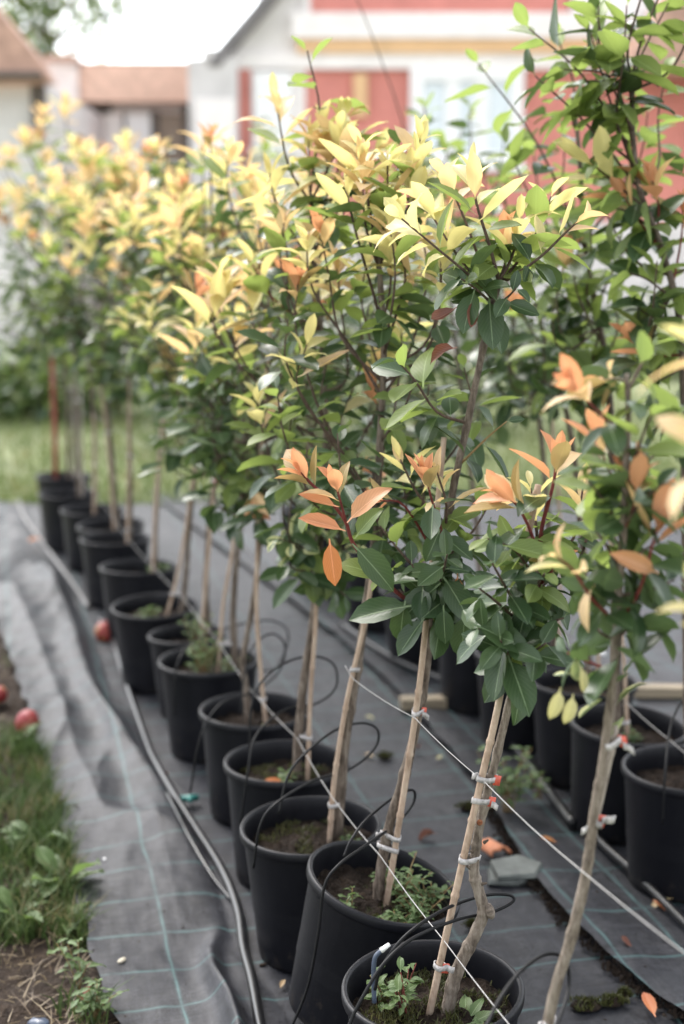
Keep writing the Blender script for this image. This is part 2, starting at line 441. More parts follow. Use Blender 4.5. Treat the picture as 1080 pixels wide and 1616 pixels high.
def dist_poly(x, y, pts):
    best = 9
    for a, b in zip(pts[:-1], pts[1:]):
        dx, dy = b.x - a.x, b.y - a.y
        L = dx * dx + dy * dy
        tt = max(0, min(1, ((x - a.x) * dx + (y - a.y) * dy) / L))
        d = math.hypot(x - a.x - tt * dx, y - a.y - tt * dy)
        if d < best: best = d
    return best
ROW = [(0.256, 1.62), (0.150, 1.988), (0.076, 2.34), (-0.056, 2.61), (-0.13, 2.957), (-0.224, 3.32), (-0.38, 3.76), (-0.475, 4.10), (-0.615, 4.38),
       (-0.76, 4.94), (-0.93, 5.46), (-0.985, 5.76), (-1.14, 6.1), (-1.335, 6.53), (-1.47, 7.07)]
ROWV = [Vector((x, y, 0)) for x, y in ROW]
def row_x(y): return interp_x(ROWV, y)
def mat_h(x, y):
    free = max(0.0, min(1.0, (row_x(y) - 0.17 - x) / 0.10))       # flat beneath the pots
    h = 0.004 * noise.noise((x * 5, y * 4, 0)) + 0.0015 * noise.noise((x * 22, y * 20, 4))
    if free > 0:
        d = dist_poly(x, y, RIDGE); h += free * 0.050 * math.exp(-(d / 0.040) ** 1.25)
        d = dist_poly(x, y, RIDGE2); h += free * 0.020 * math.exp(-(d / 0.045) ** 1.3)
        d = dist_poly(x, y, CREASE); h += free * 0.045 * math.exp(-(d / 0.020) ** 1.5)
        d = dist_poly(x, y, CREASE2); h -= free * 0.012 * math.exp(-(d / 0.03) ** 2)
        fw = max(0.0, min(1.0, (y - 2.6) / 1.2))
        h += free * ((0.006 + 0.016 * fw) * noise.noise((x * 6, y * 2.6, 7)) + 0.018 * noise.noise((x * 2.2, y * 4.2, 2)) + (0.0008 + 0.006 * fw) * noise.noise((x * 15, y * 6, 5)) + 0.0012 * noise.noise((x * 40, y * 22, 5)))
        h += free * 0.010 * fw * (1 - abs(2 * noise.noise((x * 4.5 + 3, y * 1.7, 11)))) ** 3
        h += 0.012 * free
    else:
        h += 0.005 * noise.noise((x * 3, y * 3, 9))
    return h
def strip(name, y0, y1, ny, nx, fx0, fx1, fh, mat, uvrot=0.0, thick=0.0):
    v, f, uvs = [], [], []
    for j in range(ny + 1):
        y = y0 + (y1 - y0) * (j / ny) ** 1.35
        a, b = fx0(y), fx1(y)
        for i in range(nx + 1):
            s_ = i / nx
            x = a + (b - a) * (s_ ** 1.3)
            v.append((x, y, fh(x, y)))
            c, s2 = math.cos(uvrot), math.sin(uvrot)
            uvs.append((x * c - y * s2, x * s2 + y * c))
    for j in range(ny):
        for i in range(nx):
            p = j * (nx + 1) + i
            f.append((p, p + 1, p + nx + 2, p + nx + 1))
    m = bpy.data.meshes.new(name); m.from_pydata(v, [], f); m.shade_smooth()
    ul = m.uv_layers.new(name='uv')
    idx = np.empty(len(m.loops), dtype=np.int32); m.loops.foreach_get('vertex_index', idx)
    ul.data.foreach_set('uv', np.array(uvs, dtype=np.float32)[idx].ravel())
    m.update()
    return tag(link(name, m, None, mat), kind='structure')
def right_edge(y): return interp_x(SEAM, y) + 0.05
SEAM = [on(*p) for p in ((1160, 1700), (1080, 1612), (1000, 1556), (950, 1510), (905, 1465), (860, 1415), (828, 1372), (800, 1320), (760, 1250), (700, 1180), (610, 1080), (520, 1000), (430, 930), (300, 830))]
strip('ground_cover', 1.35, 7.75, 330, 170, lambda y: interp_x(EDGE, y) + 0.006 * math.sin(y * 31) , right_edge, mat_h, M['weed_mat'], R(-14))
def mat2_h(x, y):
    d = x - interp_x(SEAM, y)
    return 0.006 + 0.016 * math.exp(-(max(0, d - 0.03) / 0.07) ** 2) + 0.004 * noise.noise((x * 6, y * 5, 3)) + 0.002 * noise.noise((x * 25, y * 20, 1)) 
strip('ground_cover_right', 1.35, 8.0, 260, 90, lambda y: interp_x(SEAM, y) + 0.012 * noise.noise((y * 9, 1, 1)), lambda y: 3.2, mat2_h, M['weed_mat_right'], R(-14))

# bare soil bed left of the ground cover
def soil_h(x, y):
    e = interp_x(EDGE, y)
    return -0.012 + 0.020 * noise.noise((x * 9, y * 9, 0)) + 0.012 * noise.noise((x * 25, y * 25, 2)) + 0.006 * noise.noise((x * 60, y * 60, 5)) - 0.01 * max(0, 1 - abs(x - e) / 0.1)
g = MB(); nx, ny = 130, 230
for j in range(ny + 1):
    y = 1.5 + 4.3 * (j / ny) ** 1.3
    e = interp_x(EDGE, y) + 0.06
    for i in range(nx + 1):
        x = e - 1.5 * (i / nx) ** 1.2
        g.v.append((x, y, soil_h(x, y)))
for j in range(ny):
    for i in range(nx):
        a = j * (nx + 1) + i; g.f.append((a, a + nx + 1, a + nx + 2, a + 1))
tag(g.build('soil_bed', M['soil_pale']), kind='structure')
# strip of crumbs and frayed threads along the seam between the two covers
g = MB()
rs = random.Random(3)
for k in range(900):
    y = 1.75 + 1.6 * rs.random()
    x = interp_x(SEAM, y) + rs.gauss(-0.006, 0.012)
    s_ = rs.uniform(0.002, 0.007)
    a = rs.random() * 6.28
    b = len(g.v)
    for q in range(4):
        g.v.append((x + s_ * math.cos(a + q * 1.57) * rs.uniform(.6, 1.2), y + s_ * math.sin(a + q * 1.57) * rs.uniform(.6, 1.2), 0.006 + rs.uniform(0, .004)))
    g.v.append((x, y, 0.012 + rs.uniform(0.002, 0.010)))
    g.f += [(b, b + 1, b + 4), (b + 1, b + 2, b + 4), (b + 2, b + 3, b + 4), (b + 3, b, b + 4)]
for k in range(260):
    y = 1.75 + 1.4 * rs.random(); x = interp_x(SEAM, y)
    a = rs.uniform(2.2, 4.2); L = rs.uniform(0.006, 0.02)
    p0 = Vector((x, y, 0.02)); p1 = p0 + Vector((math.cos(a) * L, math.sin(a) * L, rs.uniform(-.012, .006)))
    g.tube([p0, p1], 0.0005, 3, False)
tag(g.build('soil_crumbs', M['soil'], smooth=False), 'dark soil crumbs and frayed threads along the cover seam', 'soil', kind='stuff')

# ------------------------------------------------------------------ leaves
def leaf_mesh(name, mat, wid, fold, curl, wave=0.0, tip=1.0, cup=0.0, pet=0.12):
    ts = [0.0, pet, 0.26, 0.44, 0.63, 0.82, 1.0]
    us = [-1, -0.5, 0, 0.5, 1]
    v, f, uv = [], [], []
    for t_ in ts:
        if t_ <= pet: w = 0.012 if t_ == 0 else 0.022
        else:
            q = (t_ - pet) / (1 - pet)
            w = wid * (math.sin(math.pi * min(1, q ** 0.92)) ** 0.62) * (1 - 0.10 * q)
            if t_ == 1.0: w = 0.004
        for u in us:
            x = u * w
            z = fold * abs(x) * (0.3 if t_ <= pet else 1) - curl * t_ * t_ + cup * (x * x) / max(wid, .01) + wave * math.sin(t_ * 9 + u * 1.5) * abs(u) * (0 if t_ <= pet else 1)
            y = t_ - 0.35 * abs(curl) * t_ ** 3
            v.append((x, y, z)); uv.append((0.5 + u * 0.5 * (0.04 if t_ <= pet else 1), t_))
    for i in range(len(ts) - 1):
        for k in range(4):
            a = i * 5 + k; f.append((a, a + 1, a + 6, a + 5))
    m = bpy.data.meshes.new(name); m.from_pydata(v, [], f); m.shade_smooth()
    ul = m.uv_layers.new(name='uv')
    idx = np.empty(len(m.loops), dtype=np.int32); m.loops.foreach_get('vertex_index', idx)
    ul.data.foreach_set('uv', np.array(uv, dtype=np.float32)[idx].ravel())
    m.materials.append(mat); m.update()
    return m
SHAPES = {
    'young': [(0.20, 0.45, 0.10, 0.012, 1, 0), (0.185, 0.6, -0.10, 0.012, 1, 0), (0.21, 0.38, 0.26, 0.018, 1, 0), (0.17, 0.75, 0.16, 0.0, 1, 0)],
    'broad': [(0.175, 0.40, 0.20, 0.014, 1, 0), (0.165, 0.5, -0.10, 0.014, 1, 0), (0.185, 0.32, 0.42, 0.02, 1, 0), (0.155, 0.55, 0.28, 0.01, 1, 0), (0.18, 0.3, 0.55, 0.015, 1, 0)],
    'mature': [(0.25, 0.28, 0.12, 0.012, 1, 0), (0.26, 0.18, 0.30, 0.02, 1, 0), (0.235, 0.42, 0.05, 0.012, 1, 0), (0.255, 0.32, 0.20, 0.03, 1, 0), (0.235, 0.15, -0.08, 0.02, 1, 0.3)],
    'dead': [(0.20, 1.4, 0.5, 0.05, 1, 0), (0.18, 1.2, -0.4, 0.05, 1, 0)],
    'weed': [(0.17, 0.3, 0.28, 0.05, 1, 0), (0.21, 0.25, 0.1, 0.07, 1, 0), (0.15, 0.35, 0.4, 0.05, 1, 0)],
}
TYPES = {'orange': ('leaf_orange', 'young'), 'yellow': ('leaf_yellow', 'broad'), 'amber': ('leaf_amber', 'broad'), 'green': ('leaf_green', 'mature'), 'dark': ('leaf_dark', 'mature'), 'bronze': ('leaf_bronze', 'young'),
         'variegated': ('leaf_variegated', 'mature'), 'pale': ('leaf_pale', 'young'), 'brown': ('leaf_brown', 'dead'), 'rust': ('leaf_rust', 'young'), 'weed': ('leaf_weed', 'weed')}
LEAF = {}
for k, (mt, sh) in TYPES.items():
    LEAF[k] = [leaf_mesh('leaf', M[mt], *p) for p in SHAPES[sh]]
LEAFV = {}
for k, ms in LEAF.items():
    LEAFV[k] = []
    for m in ms:
        a = np.empty(len(m.vertices) * 3); m.vertices.foreach_get('co', a)
        LEAFV[k].append(a.reshape(-1, 3))
_m = LEAF['dark'][0]
LF = np.array([list(p.vertices) for p in _m.polygons])
_u = np.empty(len(_m.loops) * 2); _m.uv_layers['uv'].data.foreach_get('uv', _u); LUV = _u.reshape(-1, 2)

def leaf_matrix(pos, d, up, size, roll=0.0):
    y = d.normalized()
    z = up - y * up.dot(y)
    if z.length < 1e-4: z = y.orthogonal()
    z.normalize(); x = y.cross(z)
    m = Matrix((x, y, z)).transposed()
    if roll: m = m @ Matrix.Rotation(roll, 3, 'Y')
    m = (m * size).to_4x4(); m.translation = pos
    return m

def joined_leaves(name, leaves, parent, base):
    """all remaining leaves of one crown in one mesh"""
    kinds = sorted({l[0] for l in leaves})
    slot = {k: i for i, k in enumerate(kinds)}
    V, F, MI, RN = [], [], [], []
    off = 0
    for k, s_, mtx in leaves:
        a = LEAFV[k][s_]
        mm = np.array(mtx)
        V.append(a @ mm[:3, :3].T + (mm[:3, 3] - np.array(base)))
        F.append(LF + off); off += len(a)
        MI += [slot[k]] * len(LF); RN += [random.random()] * len(LF)
    V = np.concatenate(V); F = np.concatenate(F)
    m = bpy.data.meshes.new(name)
    m.from_pydata(V.tolist(), [], F.tolist()); m.shade_smooth()
    for k in kinds: m.materials.append(M[TYPES[k][0]])
    m.polygons.foreach_set('material_index', MI)
    ul = m.uv_layers.new(name='uv'); ul.data.foreach_set('uv', np.tile(LUV, (len(leaves), 1)).astype(np.float32).ravel())
    at_ = m.attributes.new('rnd', 'FLOAT', 'FACE'); at_.data.foreach_set('value', RN)
    m.update()
    return tag(link(name, m, parent), kind='stuff')

CAMP = Vector((0, 0, CAM_H))
class Tree:
    def __init__(s, label, cat, group, base, name='young_tree'):
        s.base = Vector(base)
        s.root = empty(name, s.base, label, cat, group)
        s.leaves = []; s.trunk = None
    def stem(s, pts, r0, r1, mat, name='branch', seg=6, n=4, knots=0.0):
        if name == 'trunk':
            pts = [Vector(p) for p in pts]; pts[0] = pts[0] - (pts[1] - pts[0]).normalized() * .035
        P = spline(pts, n)
        L = len(P) - 1
        rad = []
        for i in range(len(P)):
            f = i / L
            r = r0 + (r1 - r0) * f
            if knots:
                r *= 1 + knots * max(0, noise.noise((f * 17, r0 * 900, s.base.y * 7)))
                r *= 1 + knots * 0.8 * math.exp(-(((f * 9 + s.base.y * 3) % 1.0 - .5) / .07) ** 2)
            rad.append(r)
        mb = MB().tube([p - s.base for p in P], rad, seg)
        if knots:
            for i, v in enumerate(mb.v):
                p = Vector(v); r_ = rad[min(i // seg, L)]
                w = noise.noise_vector((p.x * 95, p.y * 95, p.z * 38)) * (r_ * .10) + noise.noise_vector((p.x * 240, p.y * 240, p.z * 120)) * (r_ * .07)
                mb.v[i] = tuple(p + w)
        mb.build(name, M[mat], s.root)
        return P
    def leaf(s, kind, pos, d, up, size, shape=None, roll=0.0):
        sh = random.randrange(len(LEAF[kind])) if shape is None else shape
        s.leaves.append((kind, sh, leaf_matrix(pos, d, up, size, roll)))
    def shoot(s, P, kind, scale=1.0, old='dark', nold=6, nyoung=7, side=None):
        """leaves spiralling round the upper part of the stem P (a list of points)"""
        tip = P[-1]; ax = (P[-1] - P[max(0, len(P) - 4)])
        if ax.length < 1e-5: ax = Vector((0, 0, 1))
        ax.normalize()
        o1 = ax.orthogonal().normalized(); o2 = ax.cross(o1)
        ph = rnd(0, 6.28)
        spec = {'orange': (0.072, 10, 44, 0.034), 'yellow': (0.096, 12, 64, 0.095), 'amber': (0.092, 12, 60, 0.085), 'green': (0.090, 30, 80, 0.10), 'dark': (0.086, 45, 95, 0.10),
                'variegated': (0.06, 45, 90, 0.08), 'pale': (0.07, 30, 80, 0.05)}[kind]
        L0, a0, a1, span = spec
        for k in range(nyoung):
            f = k / max(1, nyoung - 1)                    # 0 at the tip
            ang = R(a0 + (a1 - a0) * f + rnd(-9, 9)); ph += 2.4 + rnd(-.35, .35)
            rad = o1 * math.cos(ph) + o2 * math.sin(ph)
            d = ax * math.cos(ang) + rad * math.sin(ang)
            d.z += -0.10 * f if kind not in ('dark', 'green') else -0.28
            up = ax * 1.0 - rad * 0.2 + Vector((0, 0, 0.5)) + rvec() * 0.25
            size = L0 * scale * (0.55 + 0.55 * min(1, f * 1.6)) * rnd(0.75, 1.2)
            kk = kind
            if kind == 'orange' and f > 0.55: kk = random.choice(['amber', 'bronze', 'bronze', 'orange'])
            if kind in ('yellow', 'amber'):
                if f > 0.74 and random.random() < .55: kk = 'green'
                elif random.random() < .22: kk = 'amber' if kind == 'yellow' else 'yellow'
            if kind == 'green' and random.random() < .25: kk = 'dark'
            s.leaf(kk, tip - ax * (span * f * scale), d, up, size, roll=rnd(-.3, .3))
        # older leaves lower on the stem
        tot = sum((P[i + 1] - P[i]).length for i in range(len(P) - 1))
        if nold and tot > span * 1.2:
            for k in range(nold):
                f = rnd(0.12, 0.85); 
                dist = (span * 0.9 * scale) + (tot - span * 0.9 * scale) * (1 - f) * 0.8
                acc = 0; pos = P[0]; loc_ax = ax
                for i in range(len(P) - 1, 0, -1):
                    seg = (P[i] - P[i - 1]).length
                    if acc + seg >= dist:
                        q = (dist - acc) / max(seg, 1e-6); pos = P[i] + (P[i - 1] - P[i]) * q
                        loc_ax = (P[i] - P[i - 1]).normalized(); break
                    acc += seg
                ph += 2.4 + rnd(-.4, .4)
                q1 = loc_ax.orthogonal().normalized(); q2 = loc_ax.cross(q1)
                rad = q1 * math.cos(ph) + q2 * math.sin(ph)
                ang = R(rnd(55, 95))
                d = loc_ax * math.cos(ang) + rad * math.sin(ang); d.z -= rnd(0.1, 0.55)
                kk = old if random.random() < .75 else ('green' if old == 'dark' else 'dark')
                s.leaf(kk, pos, d, Vector((0, 0, 1)) + loc_ax * .4 + rvec() * .45, (0.084 if kk != 'variegated' else .06) * scale * rnd(.75, 1.12), roll=rnd(-.4, .4))
    def finish(s, cap=300):
        s.leaves.sort(key=lambda l: (l[2].translation - CAMP).length)
        near, rest = s.leaves[:cap], s.leaves[cap:]
        inv = Matrix.Translation(-s.base)
        for k, sh, m in near:
            o = bpy.data.objects.new('leaf', LEAF[k][sh]); col.objects.link(o)
            o.parent = s.root; o.matrix_local = inv @ m
        if rest: joined_leaves('foliage', rest, s.root, s.base)

def crown(T, trunk, c, r, n, top='yellow', green_frac=0.35, scale=1.0, low='dark', rt=0.004, nold=6, seed=0, droop=0.0, split=0.1, nyoung=7, tops=None):
    """shoots that fill an uneven ellipsoid c, r round the trunk polyline"""
    rs = random.Random(seed)
    for k in range(n):
        while True:
            v = Vector((rs.uniform(-1, 1), rs.uniform(-1, 1), rs.uniform(-1, 1)))
            if 0.35 < v.length < 1: break
        v = v * (0.78 + 0.32 * rs.random()) / max(v.length, .6)
        tip = Vector((c[0] + v.x * r[0], c[1] + v.y * r[1], c[2] + v.z * r[2]))
        hz = math.hypot(tip.x - c[0], tip.y - c[1])
        za = max(c[2] - r[2] * 0.85, tip.z - hz * rs.uniform(0.7, 1.3) - 0.10)
        a = min(trunk, key=lambda p: abs(p.z - za))
        mid = a.lerp(tip, 0.5) + Vector((rs.uniform(-.03, .03), rs.uniform(-.03, .03), -0.03 - 0.05 * rs.random()))
        low_ = tip - Vector((0, 0, 0.05)); mid = a.lerp(low_, 0.55) + Vector((rs.uniform(-.03, .03), rs.uniform(-.03, .03), -0.02 - 0.04 * rs.random()))
        end = tip + Vector((rs.uniform(-.02, .02), rs.uniform(-.02, .02), 0.045))
        P = T.stem([a, mid, low_, end], rt, rt * 0.45, 'twig', 'branch', 5, 4)
        hfrac = v.z
        if hfrac > -0.05 + 0.3 * (rs.random() - .5) and rs.random() > green_frac * .5:
            kd = top if rs.random() > .3 else ('amber' if top == 'yellow' else 'yellow' if top == 'amber' else top)
        elif hfrac > -0.35:
            kd = 'green' if rs.random() < .45 else (top if rs.random() > green_frac + .1 else low)
        else:
            kd = low if (scale != 1.05 or rs.random() < .5) else 'green'
        if tops and hfrac > .5: kd = tops
        if kd != 'dark' and rs.random() < .13: kd = 'orange'
        T.shoot(P, kd, scale * rs.uniform(.9, 1.1), 'dark' if low == 'dark' else low, nold, nyoung + rs.randint(-1, 2) + (3 if kd in ('yellow', 'amber') else 0))

# ------------------------------------------------------------------ pots, canes, ties
POT_H, POT_R = 0.275, 0.145
def pot_profile(rt, h):
    rb = rt * 0.80
    body = rt - 0.006
    outer = [(0.0, 0.004), (rb - 0.01, 0.004), (rb - 0.008, 0.0), (rb, 0.002), (rb + 0.001, 0.012), (body - 0.002, h - 0.020)]
    inner = [(body - 0.005, h - 0.010), (body - 0.006, h - 0.03), (rb * 1.08, 0.10)]
    return outer, inner
def make_pot_meshes(rt, h, seed):
    o, i = pot_profile(rt, h)
    b = MB().lathe(o + [(rt - 0.0065, h - 0.010)], 56)
    b.lathe([(rt - 0.009, h - 0.004)] + i, 56)
    body = b.mesh('body')
    rim = MB().lathe([(rt - 0.0075, h - 0.019), (rt - 0.001, h - 0.018), (rt, h - 0.014), (rt, h - 0.004), (rt - 0.002, h - 0.0005), (rt - 0.005, h), (rt - 0.0085, h - 0.001), (rt - 0.0095, h - 0.006)], 56).mesh('rim')
    zs = h - 0.052; rs_ = rt - 0.012
    s = MB(); rings = 24
    s.v.append((0, 0, zs + 0.012))
    for q in range(1, rings + 1):
        for k in range(72):
            a = 2 * math.pi * k / 72; r_ = rs_ * q / rings
            x, y = r_ * math.cos(a), r_ * math.sin(a)
            s.v.append((x, y, zs + 0.010 * noise.noise((x * 28 + seed, y * 28, seed)) + 0.009 * noise.noise((x * 80, y * 80 + seed, 1)) + 0.005 * noise.noise((x * 190, y * 190 + seed, 5)) + 0.010 * (1 - q / rings) ** 2))
    for k in range(72): s.f.append((0, 1 + k, 1 + (k + 1) % 72))
    for q in range(rings - 1):
        for k in range(72):
            a, b_ = 1 + q * 72 + k, 1 + q * 72 + (k + 1) % 72
            s.f.append((a, a + 72, b_ + 72, b_))
    return body, rim, s.mesh('soil')
POTM = [make_pot_meshes(POT_R, POT_H, s_) for s_ in (0, 3.3, 7.1)]
POTS = make_pot_meshes(0.122, 0.255, 2.2)
def pot(x, y, label, group, k=0, tilt=(0, 0), small=False, z=0.0):
    e = empty('plant_pot', (x, y, z), label, 'plant pot', group)
    e.rotation_euler = (R(tilt[0]), R(tilt[1]), rnd(0, 6.28))
    ms = POTS if small else POTM[k % 3]
    for nm, m, mt in zip(('body', 'rim', 'soil'), ms, ('pot', 'pot', 'soil')):
        link(nm, m, e, M[mt])
    return e
def cane(pts, label, r=0.0062, mat='cane', ties=(), group='canes and stakes', nodes=True, r1=None):
    """bamboo cane through pts; ties: list of (fraction, trunk point, tail vector, red?)"""
    pts = [Vector(p) for p in pts]
    d0 = (pts[1] - pts[0]).normalized(); pts[0] = pts[0] - d0 * .035
    base = Vector(pts[0])
    e = empty('support_cane', base, label, 'cane', group)
    P = spline(pts, 10) if len(pts) > 2 else [Vector(pts[0]).lerp(Vector(pts[1]), i / 24) for i in range(25)]
    dense, rad = [], []
    tot = sum((P[i + 1] - P[i]).length for i in range(len(P) - 1)); acc = 0
    r1 = r1 or r * 0.85
    nxt = rnd(.05, .12)
    for i, p in enumerate(P):
        f = i / (len(P) - 1); rr = r + (r1 - r) * f
        if nodes and i and i < len(P) - 1:
            acc += (P[i] - P[i - 1]).length
            if acc > nxt:
                dt = (P[i + 1] - P[i - 1]).normalized()
                for o_, q in ((-.006, 1.0), (-.002, 1.22), (.0015, 1.2), (.006, .98)):
                    dense.append(p + dt * o_); rad.append(rr * q)
                acc = 0; nxt = rnd(.10, .17); continue
        dense.append(p); rad.append(rr)
    MB().tube([p - base for p in dense], rad, 9).build('pole', M[mat], e)
    for (f, other, tail, red) in ties:
        c1 = P[int(f * (len(P) - 1))]
        i0 = int(f * (len(P) - 1)); ax = (P[min(i0 + 1, len(P) - 1)] - P[max(i0 - 1, 0)]).normalized()
        c2 = Vector(other) if other is not None else c1
        m_ = c1.lerp(c2, .5); dv = c2 - c1; dv -= ax * dv.dot(ax)
        L = dv.length
        ux = dv.normalized() if L > 1e-4 else ax.orthogonal().normalized(); uy = ax.cross(ux)
        A, B = L / 2 + r * 1.05 + 0.0022, r * 1.12 + 0.0016
        mb = MB(); n0 = 0; H = 0.0044
        for k in range(20):
            a = 2 * math.pi * k / 20
            w = 1 + 0.07 * math.sin(3 * a + f * 9)
            q = m_ + ux * (A * w * math.cos(a)) + uy * (B * w * math.sin(a))
            wob = ax * 0.0012 * math.sin(2 * a + f * 31)
            mb.v.append(tuple(q - ax * H + wob - base)); mb.v.append(tuple(q + ax * H + wob - base))
        for k in range(20):
            a, b_ = 2 * k, 2 * ((k + 1) % 20)
            mb.f.append((a, b_, b_ + 1, a + 1))
        tt = mb.build('tie', M['tape'], e)
        sd = tt.modifiers.new('solid', 'SOLIDIFY'); sd.thickness = 0.0012; sd.offset = 1
        if tail is not None:
            tail = Vector(tail); s0 = m_ + tail.normalized() * (A * .8 if abs(tail.normalized().dot(ux)) > .5 else B)
            s0.y -= B
            mb = MB(); w_ = 0.0052
            for k in range(5):
                q = s0 + tail * (k / 4) + Vector((0, 0.002 * math.sin(k * 1.7), -0.004 * (k / 4) ** 2))
                mb.v.append(tuple(q - ax * w_ - base)); mb.v.append(tuple(q + ax * w_ * rnd(.8, 1.1) - base))
            for k in range(4): mb.f.append((2 * k, 2 * k + 2, 2 * k + 3, 2 * k + 1))
            o = mb.build('tie_end', M['tape'], e)
            sd = o.modifiers.new('solid', 'SOLIDIFY'); sd.thickness = 0.001
        if red:
            mb = MB()
            s0 = m_ + ux * A * .72 * (1 if ux.x > 0 else -1) - Vector((0, B * 1.05 + .0012, 0))
            for k in range(4):
                q = s0 + Vector((0.0035 * k, 0.0012 * k, -0.001 * k))
                mb.v.append(tuple(q - ax * 0.0085 - base)); mb.v.append(tuple(q + ax * 0.0075 - base))
            for k in range(3): mb.f.append((2 * k, 2 * k + 2, 2 * k + 3, 2 * k + 1))
            o = mb.build('tie_clip', M['tape_red'], e)
            sd = o.modifiers.new('solid', 'SOLIDIFY'); sd.thickness = 0.0015
    return P
def img(pts, Y, dy=0.0): return [at(p[0], p[1], Y + (p[2] if len(p) > 2 else 0) + dy) for p in pts]

ORD = ['first', 'second', 'third', 'fourth', 'fifth', 'sixth', 'seventh', 'eighth', 'ninth', 'tenth', 'eleventh', 'twelfth', 'thirteenth', 'fourteenth']
GA, GB = 'black pots in the left row', 'black pots in the right row'
TA, TB = 'young trees of the left row', 'young trees of the right row'
SOIL_Z = POT_H - 0.05

# left row; the pot of the first tree stands below the frame
pot_labels = {1: 'black pot nearest the camera with seedlings and moss on its soil', 2: 'black pot tilted to the right behind the nearest one, small weeds inside',
              4: 'black pot with a rust red fallen leaf on its soil', 6: 'black pot overgrown with pale green weeds, sixth from the front', 7: 'small black pot squeezed between two larger pots, seventh of the left row'}
for i, (x, y) in enumerate(ROW):
    lab = pot_labels.get(i, f'black plastic pot, {ORD[i - 1]} from the front in the left row')
    if i == 0: lab = 'black pot of the front right tree, cut off by the lower edge'
    if i == 14: lab = 'black pot at the far left end of the row beside red stake'
    tl = (rnd(-2, 2), rnd(-2, 2))
    if i == 2: tl = (5, 12)
    p = pot(x, y, lab, GA, i, (0, 0) if i == 2 else tl, small=(i == 7), z=0.002)
    if i == 2:
        p.rotation_euler = (R(3), R(14), 0); p.location = (x - .064, y + .01, .018)

# ------------------------------------------------------------------ trees of the left row
# ---- tree 0: slender trunk at the right, pot out of the frame
Y0 = ROW[0][1]
T = Tree('slender tree with long bare trunk leaning right, in front at the right', 'tree', TA, (ROW[0][0], Y0, SOIL_Z))
tp = img([(838, 1700), (866, 1610), (903, 1475), (925, 1380), (940, 1270), (952, 1200), (965, 1100), (973, 1000), (982, 860), (988, 740), (992, 660), (990, 590)], Y0)
tp[0].z = SOIL_Z - .01
TR = T.stem(tp, 0.0080, 0.0032, 'bark_pale', 'trunk', 14, 18, 0.22)
def br(T, Y, pts, kind, r=0.003, mat='twig', scale=1.0, nold=5, nyoung=7, old='dark'):
    P = T.stem(img(pts, Y), r, r * .5, mat, 'branch', 6, 4)
    T.shoot(P, kind, scale, old, nold, nyoung)
    return P
br(T, Y0, [(988, 700), (955, 660, -.02), (905, 612, -.03)], 'orange', .0028, 'twig_red', .9, 3, 8, 'green')
br(T, Y0, [(990, 640), (985, 600), (948, 600, .02)], 'orange', .0022, 'twig', .7, 2, 6)
br(T, Y0, [(990, 620), (1015, 570, .03), (1030, 545, .04)], 'green', .0022, 'twig', .8, 3, 6)
br(T, Y0, [(986, 780), (1010, 700, -.02), (1035, 640, -.03)], 'green', .0025, 'twig', .85, 4, 7)
br(T, Y0, [(983, 850), (960, 800, .02), (930, 760, .02)], 'green', .0025, 'twig', .85, 4, 6)
br(T, Y0, [(975, 985), (935, 945, -.03), (905, 900, -.04), (880, 880, -.05)], 'amber', .0028, 'twig_red', .8, 5, 6)
br(T, Y0, [(975, 990), (1010, 930, -.01), (1030, 860, -.02), (1040, 820, -.02)], 'orange', .0028, 'twig_red', .95, 6, 7)
br(T, Y0, [(968, 1060), (930, 1045, .02), (895, 1030, .03)], 'dark', .0025, 'twig_red', .75, 3, 6)
br(T, Y0, [(966, 1100), (940, 1090, .02), (905, 1065, .03)], 'variegated', .0022, 'twig', 1.0, 5, 6)
br(T, Y0, [(972, 1010), (1000, 985, .03), (1035, 970, .05)], 'dark', .0022, 'twig', .75, 4, 6)
br(T, Y0, [(986, 760), (965, 720, .02), (955, 700, .03)], 'dark', .002, 'twig', .8, 4, 6)
br(T, Y0, [(984, 830), (1015, 790, -.03), (1050, 760, -.05)], 'dark', .0025, 'twig', .9, 5, 7)
br(T, Y0, [(980, 900), (950, 850, .03), (915, 815, .05)], 'green', .0025, 'twig', .85, 5, 7)
br(T, Y0, [(974, 1000), (1010, 985, .02), (1045, 960, .04)], 'dark', .0025, 'twig', .9, 4, 8)
br(T, Y0, [(985, 800), (1010, 740, .05), (1060, 700, .07)], 'green', .0025, 'twig', .9, 5, 7)
br(T, Y0, [(980, 880), (1010, 840, .05), (1050, 800, .06)], 'dark', .0025, 'twig', .9, 5, 7)
br(T, Y0, [(986, 770), (960, 740, .03), (945, 690, .04)], 'orange', .0022, 'twig_red', .8, 4, 6)
br(T, Y0, [(984, 840), (1000, 800, -.01), (1005, 750, -.01)], 'orange', .0022, 'twig_red', .8, 4, 6)
br(T, Y0, [(980, 900), (1000, 880, .03), (1045, 850, .05)], 'dark', .0025, 'twig', .85, 5, 8)
br(T, Y0, [(977, 950), (945, 930, .03), (920, 930, .05)], 'dark', .0025, 'twig', .85, 5, 8)
br(T, Y0, [(972, 1010), (950, 1000, .0), (935, 985, .0)], 'dark', .0025, 'twig', .8, 4, 7)
br(T, Y0, [(978, 940), (1030, 930, .0), (1065, 915, .0)], 'dark', .0025, 'twig', .85, 5, 8)
for (px, py, dx, dz, k, s_) in ((885, 1085, -.25, -1, 'pale', .046), (905, 1095, -.2, -1, 'pale', .043), (917, 1050, .15, -1, 'pale', .036), (1040, 905, -.7, .35, 'orange', .07)):
    T.leaf(k, at(px, py, Y0 - .03), Vector((dx, -.2, dz)), Vector((.2, -1, .3)), s_)
T.finish(300)
